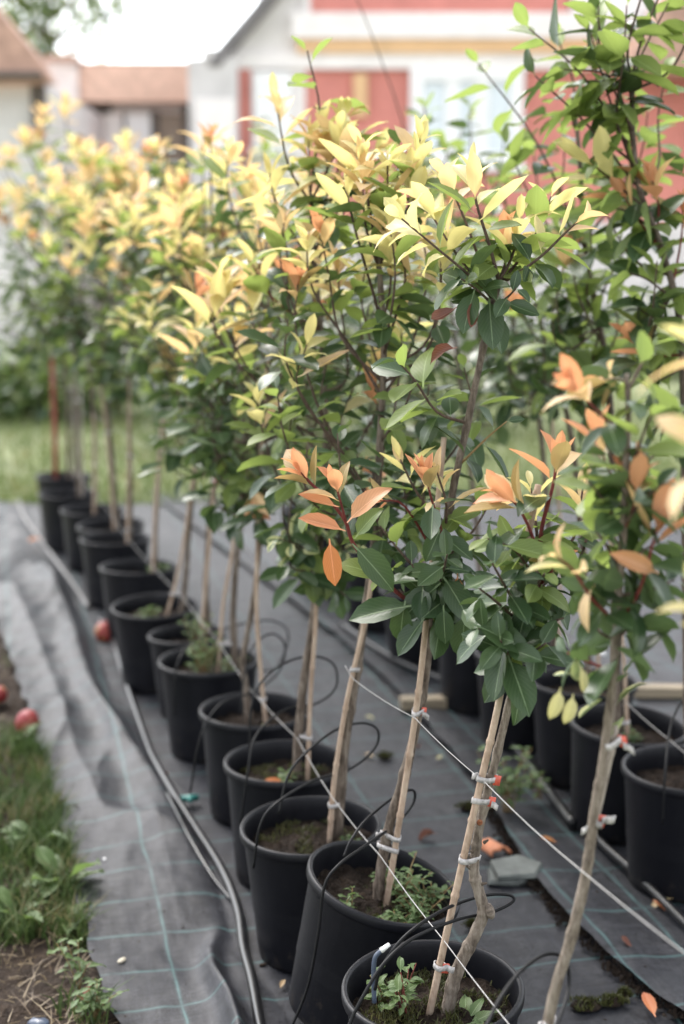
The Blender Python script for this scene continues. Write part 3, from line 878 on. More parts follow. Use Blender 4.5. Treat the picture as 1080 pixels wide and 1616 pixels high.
cane([at(862, 1640, Y0 + .012), at(960, 1210, Y0 + .012), at(972, 1145, Y0 + .012)], 'thin cane tied to the slender front right trunk', .0042, 'cane_grey',
     [(.50, at(925, 1380, Y0), (.016, 0, .006), True), (.50, at(925, 1380, Y0), (-.014, 0, -.006), False), (.93, at(966, 1190, Y0), (.014, 0, -.004), True), (.08, at(868, 1595, Y0), (-.008, 0, .002), False)], group='canes of the left row')

# ---- tree -1: stands right of the frame, only its outer leaves reach in
T = Tree('tree beyond the right edge, blurred yellow and orange leaves reaching in', 'tree', TA, (0.405, 1.26, SOIL_Z))
tp = [Vector((.405, 1.26, SOIL_Z - .01)), Vector((.41, 1.26, .6)), Vector((.42, 1.26, .95)), Vector((.42, 1.26, 1.3))]
TR = T.stem(tp, .009, .003, 'bark', 'trunk', 8, 6)
def brm(pts, kind, **kw): return br(T, 1.24, pts, kind, **kw)
brm([(1260, 800), (1170, 760), (1098, 690)], 'amber', nold=3, scale=.8, nyoung=6)
brm([(1260, 640), (1160, 600), (1100, 545)], 'yellow', nold=3, scale=.75, nyoung=6)
brm([(1260, 1100), (1170, 1020), (1112, 940)], 'yellow', nold=2, scale=.8, nyoung=6)
brm([(1260, 900), (1200, 800), (1180, 700)], 'orange', nold=4)
brm([(1260, 600), (1240, 480), (1230, 380)], 'orange', nold=4)
T.finish(300)

# ---- tree 1
Y1 = ROW[1][1]
T = Tree('short tree in the nearest pot, crooked knotted trunk, dark leaves with orange shoots', 'tree', TA, (ROW[1][0], Y1, SOIL_Z))
tp = img([(710, 1578), (716, 1548), (732, 1510), (752, 1470), (763, 1438), (754, 1400), (748, 1372), (752, 1335), (758, 1300), (770, 1250), (782, 1200), (806, 1100), (820, 1030), (840, 950), (852, 880)], Y1)
TR = T.stem(tp, .0110, .0046, 'bark_pale', 'trunk', 14, 16, 0.22)
MB().lathe([(.001, .0), (.010, .002), (.0135, .007), (.011, .012), (.004, .015), (.001, .0152)], 12).build('knot', M['bark_pale'], T.root, loc=at(766, 1440, Y1 - .004) - T.base).rotation_euler = (0, R(70), 0)
MB().lathe([(.001, .0), (.0045, .001), (.0050, .003), (.003, .0045), (.001, .0046)], 10).build('scar', M['scar'], T.root, loc=at(757, 1297, Y1 - .0105) - T.base).rotation_euler = (R(90), 0, 0)
for (px_, py_, dx_, dz_) in ((742, 1370, -.006, .005), (760, 1395, .008, .003), (748, 1345, -.006, .004), (742, 1492, -.007, .004), (764, 1330, .006, .006)):
    a_ = at(px_, py_, Y1 - .004) - T.base
    MB().tube([a_, a_ + Vector((dx_, -.003, dz_))], [.0032, .0016], 6).build('stub', M['bark'], T.root)
T.shoot(T.stem(img([(852, 880), (856, 830), (872, 770), (880, 725)], Y1), .0038, .002, 'twig_red', 'branch'), 'orange', 1.0, 'green', 4, 7)
br(T, Y1, [(850, 890), (840, 845, -.02), (818, 800, -.03), (800, 785, -.03)], 'orange', .003, 'twig_red', 1.0, 4, 7)
br(T, Y1, [(845, 930), (872, 900, -.04), (872, 885, -.05)], 'orange', .003, 'twig_red', .8, 3, 6)
br(T, Y1, [(852, 885), (845, 820, .03), (838, 770, .05)], 'yellow', .003, 'twig', .85, 4, 7)
br(T, Y1, [(838, 950), (905, 900, .03), (930, 835, .04), (935, 810, .04)], 'green', .003, 'twig', .9, 6, 7)
br(T, Y1, [(845, 910), (905, 850, .05), (920, 770, .06)], 'amber', .003, 'twig', .8, 5, 6)
br(T, Y1, [(828, 990), (790, 955, -.04), (752, 925, -.06)], 'dark', .003, 'twig', .85, 5, 8)
br(T, Y1, [(816, 1030), (790, 1010, -.05), (755, 990, -.08)], 'dark', .003, 'twig', .9, 4, 8)
br(T, Y1, [(812, 1050), (800, 1030, -.06), (790, 1010, -.10)], 'dark', .0028, 'twig', .9, 3, 7)
br(T, Y1, [(812, 1050), (840, 1030, -.06), (862, 1015, -.09)], 'dark', .0028, 'twig', .9, 3, 7)
br(T, Y1, [(820, 1020), (850, 990, -.02), (890, 975, -.03)], 'dark', .003, 'twig', .9, 4, 7)
br(T, Y1, [(830, 980), (800, 930, -.06), (775, 885, -.09)], 'dark', .003, 'twig', .85, 5, 7)
br(T, Y1, [(845, 920), (815, 870, -.03), (770, 850, -.05)], 'green', .003, 'twig', .8, 5, 7)
br(T, Y1, [(826, 1000), (800, 980, .05), (770, 950, .09)], 'dark', .003, 'twig', .9, 5, 7)
br(T, Y1, [(840, 940), (880, 900, .08), (900, 860, .10)], 'dark', .003, 'twig', .9, 5, 7)
br(T, Y1, [(834, 965), (850, 920, -.06), (860, 905, -.09)], 'green', .003, 'twig', .8, 3, 5)
T.leaf('green', at(790, 860, Y1 - .07), Vector((1, -.1, -.15)), Vector((0, -.4, 1)), .10, 0)
T.leaf('dark', at(745, 985, Y1 - .08), Vector((1, -.1, -.35)), Vector((.2, -.7, 1)), .105, 3)
T.finish(300)
cb = at(684, 1572, Y1 - .01)
CANE1 = cane([cb, at(702, 1487, Y1 - .01), at(735, 1340, Y1 - .012), at(760, 1230, Y1 - .012), at(789, 1100, Y1 - .008), at(823, 900, Y1 + .01), at(850, 765, Y1 + .012)],
     'pale bamboo cane leaning in the nearest pot, tied to the crooked trunk', .0060, 'cane',
     [(.12, None, (.016, 0, .0), True), (.30, at(752, 1342, Y1), None, False), (.425, at(773, 1240, Y1), (.010, 0, -.003), True), (.47, at(782, 1203, Y1), (-.009, 0, .004), True)], group='canes of the left row')

# ---- tree 2
Y2 = ROW[2][1]
T = Tree('tall tree in the tilted pot, orange lower shoots and yellow top', 'tree', TA, (ROW[2][0], Y2, SOIL_Z))
tp = img([(597, 1412), (602, 1370), (614, 1305), (638, 1225), (660, 1130), (680, 1000), (694, 890), (716, 770), (738, 668), (760, 562), (778, 480), (788, 446)], Y2)
TR = T.stem(tp, .0098, .0048, 'bark', 'trunk', 14, 16, 0.3)
br(T, Y2, [(788, 446), (772, 385, -.02), (752, 320, -.03), (746, 270, -.03)], 'yellow', .0034, 'twig', 1.0, 5, 9, 'green')
br(T, Y2, [(780, 470), (730, 425, -.04), (690, 392, -.05), (634, 345, -.06)], 'yellow', .0032, 'twig', 1.0, 5, 8, 'green')
br(T, Y2, [(786, 452), (850, 408, -.03), (895, 365, -.04), (918, 345, -.04)], 'yellow', .0032, 'twig', .9, 5, 6, 'dark')
br(T, Y2, [(788, 446), (810, 400, .02), (822, 340, .03)], 'yellow', .003, 'twig', .95, 4, 9, 'green')
br(T, Y2, [(788, 446), (800, 405, .03), (800, 370, .05)], 'orange', .003, 'twig', 1.0, 3, 7, 'green')
br(T, Y2, [(780, 475), (720, 400, .05), (670, 320, .09)], 'yellow', .003, 'twig', .95, 5, 8, 'green')
br(T, Y2, [(780, 475), (735, 350, .08), (700, 270, .10)], 'yellow', .003, 'twig', .9, 5, 8, 'green')
br(T, Y2, [(785, 455), (840, 380, .06), (870, 310, .08)], 'yellow', .003, 'twig', .9, 5, 7, 'green')
br(T, Y2, [(778, 480), (750, 455, -.05), (728, 440, -.08)], 'dark', .0026, 'twig', .85, 3, 7)
br(T, Y2, [(775, 490), (800, 470, -.05), (815, 455, -.08)], 'dark', .0026, 'twig', .8, 3, 6)
br(T, Y2, [(738, 668), (690, 650, -.02), (655, 600, -.03), (628, 570, -.04)], 'green', .003, 'twig', 1.0, 4, 7, 'dark')
br(T, Y2, [(724, 735), (770, 690, -.02), (800, 665, -.04)], 'dark', .0024, 'twig_green', .9, 2, 4)
# the red stemmed side branch
P = T.stem(img([(690, 968), (655, 955, -.05), (606, 917, -.09), (560, 862, -.11), (545, 822, -.12), (520, 790, -.12), (490, 762, -.12), (476, 745, -.12)], Y2), .0042, .0022, 'twig_red', 'branch', 7, 5)
T.shoot(P, 'orange', 1.05, 'dark', 0, 7)
T.shoot(T.stem(img([(546, 824, -.12), (540, 800, -.13), (530, 765, -.14)], Y2), .0024, .0018, 'twig_red', 'branch'), 'orange', .95, 'dark', 0, 5)
for (px, py, dx, dz, k, s_, sh, dy) in ((546, 838, -1.0, .38, 'orange', .085, 0, -.12), (536, 800, -1, .25, 'orange', .075, 1, -.13), (548, 825, .62, .75, 'orange', .098, 2, -.15), (575, 880, .05, -1, 'rust', .0, 0, -.1),
                                        (556, 858, .55, -.55, 'dark', .11, 0, -.12), (604, 915, -.75, .5, 'green', .085, 1, -.10), (655, 955, -1, -.12, 'dark', .12, 0, -.10), (560, 850, .35, .55, 'green', .075, 3, -.10),
                                        (520, 850, .12, -1, 'rust', .085, 0, -.10), (722, 905, .05, -1, 'rust', .065, 1, -.08), (640, 948, -.2, -1, 'dark', .085, 1, -.10), (672, 972, -.55, -.75, 'dark', .085, 2, -.11), (700, 955, .05, -1, 'dark', .07, 0, -.13), (735, 965, -.1, -.9, 'dark', .09, 3, -.1)):
    if s_: T.leaf(k, at(px, py, Y2 + dy), Vector((dx, -.12, dz)), Vector((-.1, -.55, .85)), s_, sh)
br(T, Y2, [(700, 870), (695, 830, -.08), (682, 790, -.11), (672, 750, -.12)], 'orange', .003, 'twig_red', 1.0, 5, 7)
br(T, Y2, [(706, 830), (660, 780, .02), (632, 725, .02)], 'yellow', .003, 'twig', .8, 4, 7, 'green')
br(T, Y2, [(700, 860), (705, 800, -.05), (690, 745, -.06)], 'amber', .003, 'twig', .8, 5, 7)
br(T, Y2, [(690, 930), (700, 900, -.10), (706, 875, -.14)], 'dark', .003, 'twig', .9, 4, 9)
br(T, Y2, [(685, 960), (670, 930, -.07), (650, 890, -.10)], 'dark', .003, 'twig', .95, 5, 8)
br(T, Y2, [(685, 970), (720, 930, -.06), (745, 900, -.08)], 'dark', .003, 'twig', .95, 5, 8)
br(T, Y2, [(690, 930), (640, 880, .03), (600, 830, .05)], 'green', .003, 'twig', .95, 6, 7)
br(T, Y2, [(695, 890), (745, 840, .03), (775, 790, .05)], 'green', .003, 'twig', .9, 6, 7)
br(T, Y2, [(684, 980), (705, 965, -.06), (722, 950, -.10)], 'dark', .0028, 'twig', .85, 3, 7)
br(T, Y2, [(684, 980), (660, 960, .05), (630, 930, .08)], 'dark', .003, 'twig', .9, 5, 7)
br(T, Y2, [(694, 890), (640, 800, -.02), (600, 790, -.04)], 'orange', .0026, 'twig_red', .75, 2, 5)
for (px, py, dx, dz) in ((722, 484, -.85, -.65), (722, 548, -1, -.25), (748, 470, -.2, -1)):
    T.leaf('brown', at(px, py, Y2 - .06), Vector((dx, -.1, dz)), Vector((.2, -.6, .6)), .058)
T.finish(300)
cane([at(610, 1425, Y2 - .01), at(655, 1135, Y2 - .02), at(675, 960, Y2 - .02), at(701, 690, Y2 - .01)], 'straight bamboo cane in the tilted pot', .0060, 'cane',
     [(.18, at(603, 1350, Y2), (-.012, 0, .004), False), (.125, at(606, 1320, Y2), None, False), (.375, at(661, 1133, Y2), (.012, 0, -.004), True)], group='canes of the left row')

# ---- the remaining trees of the left row: trunk, cane and an uneven crown
def row_tree(i, label, trunk, can, cpx, rpx, n, top, seed, cap=300, r=.0105, scale=1.0, low='dark', gf=.35, dep=None, canelab=None, nold=4, ties=((.2, True),), explicit=(), tops=None, row=ROW, grp=TA, canegrp='canes of the left row', mat='bark', canemat='cane', sparse=7):
    x, y = row[i]
    T = Tree(label, 'tree', grp, (x, y, SOIL_Z))
    tp = img(trunk, y)
    TR = T.stem(tp, r, r * .4, mat, 'trunk', 8, 6, .25)
    c = at(cpx[0], cpx[1], y + (cpx[2] if len(cpx) > 2 else 0))
    s_ = (at(cpx[0] + 100, cpx[1], y).x - c.x) / 100
    rr = (rpx[0] * s_, (dep or rpx[0] * s_), rpx[1] * s_)
    crown(T, TR, c, rr, n, top, gf, scale, low, .0033, nold, seed, tops=tops, nyoung=sparse)
    for e_ in explicit:
        P = T.stem(img(e_[0], y), .003, .0016, e_[2] if len(e_) > 2 else 'twig', 'branch')
        T.shoot(P, e_[1], scale, 'green', e_[3] if len(e_) > 3 else 4, e_[4] if len(e_) > 4 else 8)
    T.finish(cap)
    if can:
        pts = img(can, y, -.012)
        CP_ = pts
        tl = []
        for f, red in ties:
            p = pts[0].lerp(pts[-1], f); q = min(TR, key=lambda w: abs(w.z - p.z))
            tl.append((f, q if (q - p).length < .05 else None, (.012, 0, -.003) if red else None, red))
        cane(pts, canelab or f'bamboo cane of the {label[:0]}', .0055, canemat, tl, group=canegrp)
    return TR

row_tree(3, 'tree in the third pot of the left row, green shoots behind the tilted pot', [(533, 1305), (545, 1170), (560, 1080), (572, 1000), (590, 860), (600, 700), (606, 560), (600, 440), (590, 350)],
         [(522, 1305), (528, 1230), (548, 1105), (575, 985), (592, 880)], (600, 560), (150, 280), 27, 'yellow', 31, scale=.98, gf=.55, canelab='pale split cane in the third pot of the left row', ties=((.12, False), (.6, False)),
         explicit=(([(600, 700), (640, 640, -.05), (655, 590, -.06)], 'green'), ([(600, 500), (560, 360), (545, 290)], 'yellow'), ([(595, 400), (580, 310), (568, 235)], 'yellow', 'twig', 4, 10), ([(595, 400), (610, 320), (612, 255)], 'yellow', 'twig', 4, 10), ([(598, 420), (640, 340), (655, 275)], 'yellow', 'twig', 4, 10), ([(606, 560), (640, 440), (625, 400)], 'yellow')))
row_tree(4, 'tree with tall pale yellow leader in the fourth pot of the left row', [(468, 1215), (475, 1120), (482, 1060), (494, 980), (505, 860), (515, 700), (508, 540), (496, 400), (490, 300)],
         [(486, 1218), (490, 1100), (498, 990), (500, 900)], (500, 560), (145, 300), 26, 'yellow', 41, scale=1.05, gf=.45, canelab='reddish cane beside grey trunk in the fourth pot of the left row', ties=((.17, False), (.98, True)),
         explicit=(([(494, 420), (490, 330), (487, 215)], 'yellow', 'twig', 1, 10), ([(496, 400), (540, 300), (590, 240)], 'yellow'), ([(500, 520), (430, 470), (395, 410)], 'yellow', 'twig_red'), ([(500, 520), (494, 460), (492, 430)], 'yellow', 'twig_red'),
                   ([(490, 320), (525, 250), (545, 185)], 'yellow', 'twig', 1, 9), ([(490, 320), (455, 260), (436, 160)], 'amber', 'twig', 2, 7), ([(490, 300), (505, 180), (485, 80)], 'green', 'twig', 3, 5), ([(496, 420), (545, 330), (560, 250)], 'yellow', 'twig', 4, 9), ([(496, 420), (440, 330), (425, 270)], 'yellow', 'twig', 4, 9),
                   ([(505, 880), (470, 860, -.1), (440, 850, -.14)], 'variegated'), ([(503, 900), (540, 870, -.05), (560, 860, -.08)], 'variegated'), ([(503, 900), (470, 900, -.08), (455, 890, -.12)], 'dark'), ([(500, 930), (530, 930, -.04), (545, 940, -.06)], 'dark')))
row_tree(5, 'tree in the fifth pot of the left row, thin dark trunk', [(394, 1140), (388, 1085), (384, 1040), (398, 960), (408, 880), (420, 760), (425, 640), (425, 500), (420, 380)],
         [(420, 1148), (410, 1040), (405, 940), (410, 760), (420, 600), (428, 500)], (420, 540), (130, 275), 24, 'yellow', 51, r=.0085, scale=.98, gf=.4, canelab='long orange bamboo cane in the fifth pot of the left row', ties=((.1, False),),
         explicit=(([(420, 760), (390, 740, -.1), (402, 790, -.16)], 'orange'), ([(425, 640), (350, 600, -.1), (310, 600, -.12)], 'dark'), ([(422, 730), (350, 720, -.1), (320, 750, -.12)], 'dark')))
row_tree(6, 'tree in the weedy sixth pot of the left row', [(372, 1045), (368, 980), (372, 900), (382, 800), (385, 680), (375, 540), (365, 400)],
         [(345, 1050), (352, 960), (365, 880), (380, 770)], (350, 500), (125, 250), 24, 'yellow', 61, 220, gf=.4, canelab='pale cane standing in the weeds of the sixth pot', ties=((.15, False),), explicit=(([(365, 480), (330, 430), (315, 390)], 'yellow'),))
row_tree(7, 'tree in the small pot of the left row', [(330, 1000), (325, 930), (330, 830), (338, 740), (340, 600), (330, 460)],
         [(318, 1000), (325, 920), (336, 800), (345, 700)], (325, 470), (110, 215), 24, 'amber', 71, 160, scale=1.05, gf=.4, canelab='cane with red tie in the small pot of the left row', ties=((.8, True),))
row_tree(8, 'tree in the eighth pot of the left row, grey trunk behind the cane', [(288, 962), (294, 900), (300, 820), (310, 720), (312, 600), (295, 480), (285, 380)],
         [(265, 965), (282, 900), (300, 790), (315, 680)], (285, 440), (110, 195), 26, 'yellow', 81, 140, scale=1.05, gf=.4, canelab='cane leaning right in the eighth pot of the left row', ties=((.15, False),), explicit=(([(300, 620), (275, 590, -.1), (262, 560, -.15)], 'yellow'), ([(300, 620), (285, 600, -.1), (270, 555, -.12)], 'amber')))
row_tree(9, 'tree in the ninth pot of the left row with amber crown', [(245, 905), (246, 820), (252, 720), (260, 620), (250, 500), (240, 400)],
         [(240, 915), (246, 800), (254, 690), (264, 600)], (238, 425), (105, 185), 26, 'amber', 91, 120, scale=1.05, gf=.35, canelab='slightly leaning cane in the ninth pot of the left row', ties=((.06, False), (.7, True)))
row_tree(10, 'tree in the tenth pot of the left row, straight grey trunk', [(205, 850), (206, 760), (204, 660), (202, 580), (196, 480), (190, 400)],
         [(201, 852), (203, 740), (205, 600)], (195, 420), (100, 180), 24, 'amber', 101, 110, scale=1.05, gf=.35, canelab='upright cane in the tenth pot of the left row', ties=((.1, False), (.55, True)))
row_tree(11, 'tree in the eleventh pot of the left row', [(186, 845), (182, 780), (175, 690), (168, 600), (165, 500), (160, 400)],
         [(180, 835), (170, 700), (157, 590)], (165, 400), (95, 180), 30, 'yellow', 111, 100, scale=1.05, gf=.35, canelab='pale cane leaning left in the eleventh pot', ties=((.6, False),))
row_tree(12, 'tree in the twelfth pot of the left row, amber crown', [(150, 808), (150, 740), (148, 650), (140, 560), (130, 460), (125, 360)],
         [(148, 806), (150, 740), (148, 655)], (130, 400), (95, 175), 30, 'amber', 121, 100, scale=1.05, gf=.3, canelab='short thin cane in the twelfth pot of the left row', ties=((.5, False),))
row_tree(13, 'tallest far tree with orange tip, next to last pot of the left row', [(125, 778), (122, 700), (120, 620), (115, 520), (108, 400), (105, 280)],
         [(130, 780), (129, 690), (128, 605)], (95, 370), (92, 175), 28, 'amber', 131, 100, scale=1.05, gf=.3, canelab='grey post in the next to last pot', canemat='cane_grey', ties=((.85, False),), tops='amber',
         explicit=(([(108, 380), (118, 290), (125, 230)], 'orange', 'twig', 4, 10), ([(108, 380), (75, 270), (62, 215)], 'orange', 'twig', 4, 10), ([(108, 380), (150, 290), (165, 240)], 'orange', 'twig', 4, 9)))
row_tree(14, 'last tree of the left row at the far left, amber and green', [(108, 752), (108, 690), (105, 610), (95, 520), (75, 430), (60, 360)],
         [(117, 752), (117, 680), (115, 600)], (45, 400), (90, 165), 28, 'amber', 141, 100, scale=1.05, gf=.45, canelab='grey post in the last pot of the left row', canemat='cane_grey', ties=((.9, False),))
# red painted stake
e = empty('painted_stake', at(88, 762, 7.0), 'red painted wooden stake standing at the far end of the row', 'stake')
P = img([(88, 770), (87, 690), (84, 610), (82, 566)], 7.0)
MB().tube([p - e.location for p in P], [.0135, .0135, .013, .012], 8).build('shaft', M['red_paint'], e)
MB().tube([P[-1] - e.location, P[-1] - e.location + Vector((-.004, 0, .06))], [.012, .009], 8).build('stake_tip', M['cane_grey'], e)

# ------------------------------------------------------------------ right row
ROWB = [(0.772, 2.906), (0.69, 3.21), (0.655, 3.54), (0.53, 3.83), (0.43, 4.15), (0.285, 4.62), (0.14, 5.1), (0.0, 5.6), (-0.14, 6.1)]
labB = ['black pot cut by the right edge, in front in the right row', 'black pot with moss and a pale stone, second in the right row', 'black pot half hidden behind the mossy one, third in the right row'] + \
       [f'black pot mostly hidden in shade, {ORD[i]} in the right row' for i in range(3, 9)]
for i, (x, y) in enumerate(ROWB):
    pot(x, y, labB[i], GB, i + 1, (rnd(-2, 2), rnd(-2, 2)) if i != 1 else (-2, 3), z=0.006)
def row_b(i, label, trunk, can, c, r, n, top, seed, **kw):
    return row_tree(i, label, trunk, can, c, r, n, top, seed, row=ROWB, grp=TB, canegrp='canes of the right row', **kw)
row_b(0, 'tall green tree in the front pot of the right row', [(1090, 1225), (1085, 1050), (1082, 850), (1080, 650), (1072, 500), (1040, 380), (1010, 300), (1000, 220), (996, 130)], [(1110, 1230), (1108, 1000), (1105, 700)],
      (1020, 200), (130, 290), 12, 'green', 201, scale=1.25, low='green', gf=.9, canelab='cane in the front pot of the right row', nold=3, ties=((.05, False),),
      explicit=(([(1005, 260), (985, 170), (940, 20)], 'green', 'twig', 4, 7), ([(1000, 220), (1005, 110), (1055, 5)], 'green', 'twig', 4, 7), ([(1010, 300), (960, 150), (932, 50)], 'green', 'twig', 3, 6), ([(1020, 330), (960, 280), (918, 245)], 'yellow', 'twig', 4, 8),
                ([(1035, 380), (1040, 330), (1030, 285)], 'orange', 'twig_red', 3, 7), ([(1040, 390), (1010, 350), (985, 310)], 'orange', 'twig_red', 3, 5), ([(1060, 460), (1075, 380), (1078, 330)], 'orange', 'twig_red', 3, 5),
                ([(1060, 470), (1020, 440), (985, 430)], 'green', 'twig', 5, 7), ([(1070, 500), (1030, 500), (1000, 480)], 'dark', 'twig', 5, 7), ([(1078, 560), (1030, 560), (1005, 540)], 'orange', 'twig_red', 4, 7), ([(1078, 580), (1040, 600), (1020, 590)], 'green', 'twig', 5, 7),
                ([(1080, 640), (1040, 650), (1010, 640)], 'dark', 'twig', 5, 7), ([(1080, 700), (1050, 710), (1035, 700)], 'green', 'twig', 5, 7), ([(1010, 300), (930, 200), (845, 120)], 'green', 'twig', 6, 6), ([(1003, 250), (920, 120), (835, 45)], 'green', 'twig', 5, 6), ([(1030, 360), (980, 330), (945, 340)], 'green', 'twig', 5, 7), ([(998, 200), (960, 120), (890, 110)], 'green', 'twig', 5, 6)))
row_b(1, 'tree in the mossy pot of the right row, brown trunk and upright cane', [(975, 1150), (972, 1000), (968, 850), (966, 700), (960, 600), (945, 500), (925, 400), (915, 250), (905, 150)], [(990, 1155), (985, 1050), (975, 950), (940, 670)],
      (915, 300), (110, 250), 9, 'green', 211, scale=1.25, low='green', gf=.9, canelab='upright cane in the mossy pot of the right row', nold=3, ties=((.06, False),),
      explicit=(([(905, 200), (905, 130), (880, 60)], 'green', 'twig', 4, 6), ([(925, 400), (850, 230), (755, 100)], 'green', 'twig', 8, 5), ([(950, 540), (905, 480), (860, 450)], 'dark', 'twig', 5, 8), ([(945, 500), (880, 430), (840, 420)], 'green', 'twig', 5, 7), ([(960, 600), (920, 560), (890, 545)], 'dark', 'twig', 6, 7), ([(955, 570), (975, 520), (970, 480)], 'green', 'twig', 5, 7), ([(962, 640), (930, 600), (915, 590)], 'orange', 'twig_red', 5, 6), ([(964, 660), (900, 630), (860, 625)], 'dark', 'twig', 6, 7), ([(925, 400), (860, 350), (800, 230)], 'green', 'twig', 5, 6)))
row_b(2, 'tree of the third pot in the right row, dark leaves', [(930, 1085), (925, 950), (915, 800), (900, 680), (880, 600), (850, 500), (830, 420)], [(945, 1090), (942, 900), (935, 700)],
      (850, 470), (105, 150), 10, 'green', 221, gf=.8, canelab='cane in the third pot of the right row', ties=(), explicit=(([(840, 460), (850, 330), (840, 220)], 'green', 'twig', 4, 6), ([(835, 440), (800, 330), (800, 280)], 'green', 'twig', 3, 6), ([(850, 500), (900, 400), (905, 330)], 'green', 'twig', 4, 6)))
row_b(3, 'tree of the fourth pot in the right row', [(875, 1045), (870, 900), (862, 780), (850, 660), (820, 560), (800, 440)], [(880, 1045), (885, 850), (870, 650)],
      (775, 480), (115, 190), 13, 'green', 231, gf=.7, canelab='cane in the fourth pot of the right row', ties=())
row_b(4, 'tree of the fifth pot in the right row', [(758, 995), (756, 880), (745, 760), (730, 640), (715, 500), (705, 380)], None,
      (715, 480), (125, 230), 17, 'green', 241, cap=220, gf=.6, explicit=(([(705, 400), (740, 290), (742, 170)], 'green', 'twig', 3, 6), ([(705, 400), (690, 300), (668, 165)], 'green', 'twig', 3, 6), ([(710, 420), (780, 300), (798, 200)], 'green', 'twig', 4, 6), ([(705, 390), (700, 310), (705, 235)], 'green', 'twig', 3, 7), ([(708, 410), (650, 320), (615, 240)], 'green', 'twig', 3, 6), ([(706, 400), (760, 320), (765, 260)], 'green', 'twig', 3, 7)))
row_b(5, 'tree of the sixth pot in the right row, bare leader above its crown', [(668, 935), (668, 820), (665, 700), (660, 560), (655, 430), (650, 330)], None,
      (655, 470), (120, 215), 18, 'green', 251, cap=180, gf=.6, explicit=(([(650, 340), (642, 220), (600, 90), (548, -40)], 'green', 'twig', 0, 1), ([(652, 360), (668, 250), (672, 170)], 'green', 'twig', 3, 6), ([(652, 350), (700, 260), (740, 190)], 'green', 'twig', 4, 6)))
row_b(6, 'tree of the seventh pot in the right row', [(598, 895), (600, 780), (600, 660), (590, 540), (585, 400)], None, (580, 450), (110, 200), 18, 'yellow', 261, scale=1.05, cap=120, gf=.5)
row_b(7, 'tree of the eighth pot in the right row', [(540, 860), (540, 760), (538, 640), (530, 520), (525, 400)], None, (515, 430), (105, 185), 22, 'yellow', 271, scale=1.05, cap=100, gf=.45)
row_b(8, 'last tree of the right row, behind the yellow crowns', [(490, 830), (488, 740), (485, 640), (470, 520), (460, 400)], None, (440, 420), (105, 175), 22, 'amber', 281, scale=1.05, cap=100, gf=.4)

# ------------------------------------------------------------------ twine, pipes and drip tubes
def line_thing(name, pts, r, mat, label, cat, group=None, n=6, seg=6, sag=0.0):
    P = spline(pts, n)
    base = P[0].copy()
    o = MB().tube([p - base for p in P], r, seg).build(name, M[mat], None, loc=base)
    return tag(o, label, cat, group)
G = 'taut twines along the rows'
lowtw = [(865, 1690, Y0), (703, 1487, Y1 - .02), (600, 1350, Y2 - .03), (523, 1256, ROW[3][1] - .02), (470, 1166, ROW[4][1] - .02), (396, 1088, ROW[5][1] - .02), (343, 1010, ROW[6][1] - .02), (285, 938, ROW[8][1] - .02), (240, 893, ROW[9][1] - .02), (198, 845, ROW[10][1] - .02), (172, 806, ROW[11][1]), (150, 780, ROW[12][1]), (120, 745, ROW[13][1])]
def straight(L): 
    out = []
    for a, b in zip(L[:-1], L[1:]):
        for k in range(4):
            q = a.lerp(b, k / 4); q.z -= 0.004 * math.sin(math.pi * k / 4); out.append(q)
    return out + [L[-1]]
line_thing('twine', straight([at(*p) for p in lowtw]), .0009, 'twine', 'white twine tied low along the canes just above the pots', 'twine', G, 1, 5)
hightw = [(1200, 1590, 1.3), (925, 1380, Y0 - .03), (768, 1237, Y1 - .03), (655, 1133, Y2 - .035), (562, 1075, 2.56), (545, 1050, ROW[3][1] - .02)]
line_thing('twine', straight([at(*p) for p in hightw]), .0008, 'twine', 'white twine at knee height past the front canes toward lower right', 'twine', G, 1, 5)
line_thing('twine', straight([at(*p) for p in ((1150, 1240, 2.75), (1060, 1170, 2.95), (985, 1105, 3.2), (930, 1050, 3.5))]), .0009, 'twine', 'white twine low across the right row of pots', 'twine', G, 1, 5)
line_thing('twine', straight([at(*p) for p in ((430, 905, 4.1), (335, 815, 4.3), (255, 712, 4.94), (205, 690, 5.46), (150, 655, 6.1), (125, 650, 6.6))]), .0009, 'twine', 'white twine higher up between the far left canes', 'twine', G, 1, 5)

def ground_pts(L, h): return [on(p[0], p[1], h) for p in L]
def pipe(L, r, label, mat='pipe', dz=None):
    pts = []
    for p in L:
        q = on(p[0], p[1], 0.02); q.z = max(mat_h(q.x, q.y), 0) + r + .001; pts.append(q)
    return line_thing('irrigation_pipe', pts, r, mat, label, 'pipe', 'irrigation pipes on the ground', 8, 10)
pipe([(425, 1690), (410, 1616), (398, 1545), (385, 1490), (376, 1430), (352, 1370), (310, 1305), (276, 1255), (252, 1215), (236, 1180), (215, 1120), (195, 1060), (180, 1010), (160, 975)], .0105, 'glossy black irrigation pipe curving along the left row of pots')
pipe([(140, 955), (120, 925), (95, 890), (65, 850), (40, 818), (30, 790)], .0095, 'pale dusty end of the irrigation pipe at the far left', 'pipe_dusty')
pipe([(366, 1412), (335, 1376), (300, 1330), (278, 1290), (264, 1258)], .0045, 'thinner black pipe lying beside the irrigation pipe')
pts = [(905, 1300), (872, 1255), (835, 1205), (790, 1150), (755, 1112), (715, 1080), (680, 1064), (640, 1048), (590, 1020), (540, 985)]
line_thing('irrigation_pipe', [on(p[0], p[1], .03) for p in pts], .012, 'pipe', 'black irrigation pipe in front of the right row of pots', 'pipe', 'irrigation pipes on the ground', 8, 10)
line_thing('irrigation_pipe', [on(p[0], p[1], .03) for p in ((1180, 1560), (1080, 1455), (1045, 1420), (1000, 1375), (960, 1340), (930, 1310))], .010, 'pipe', 'black pipe beside the front right pot', 'pipe', 'irrigation pipes on the ground', 8, 10)

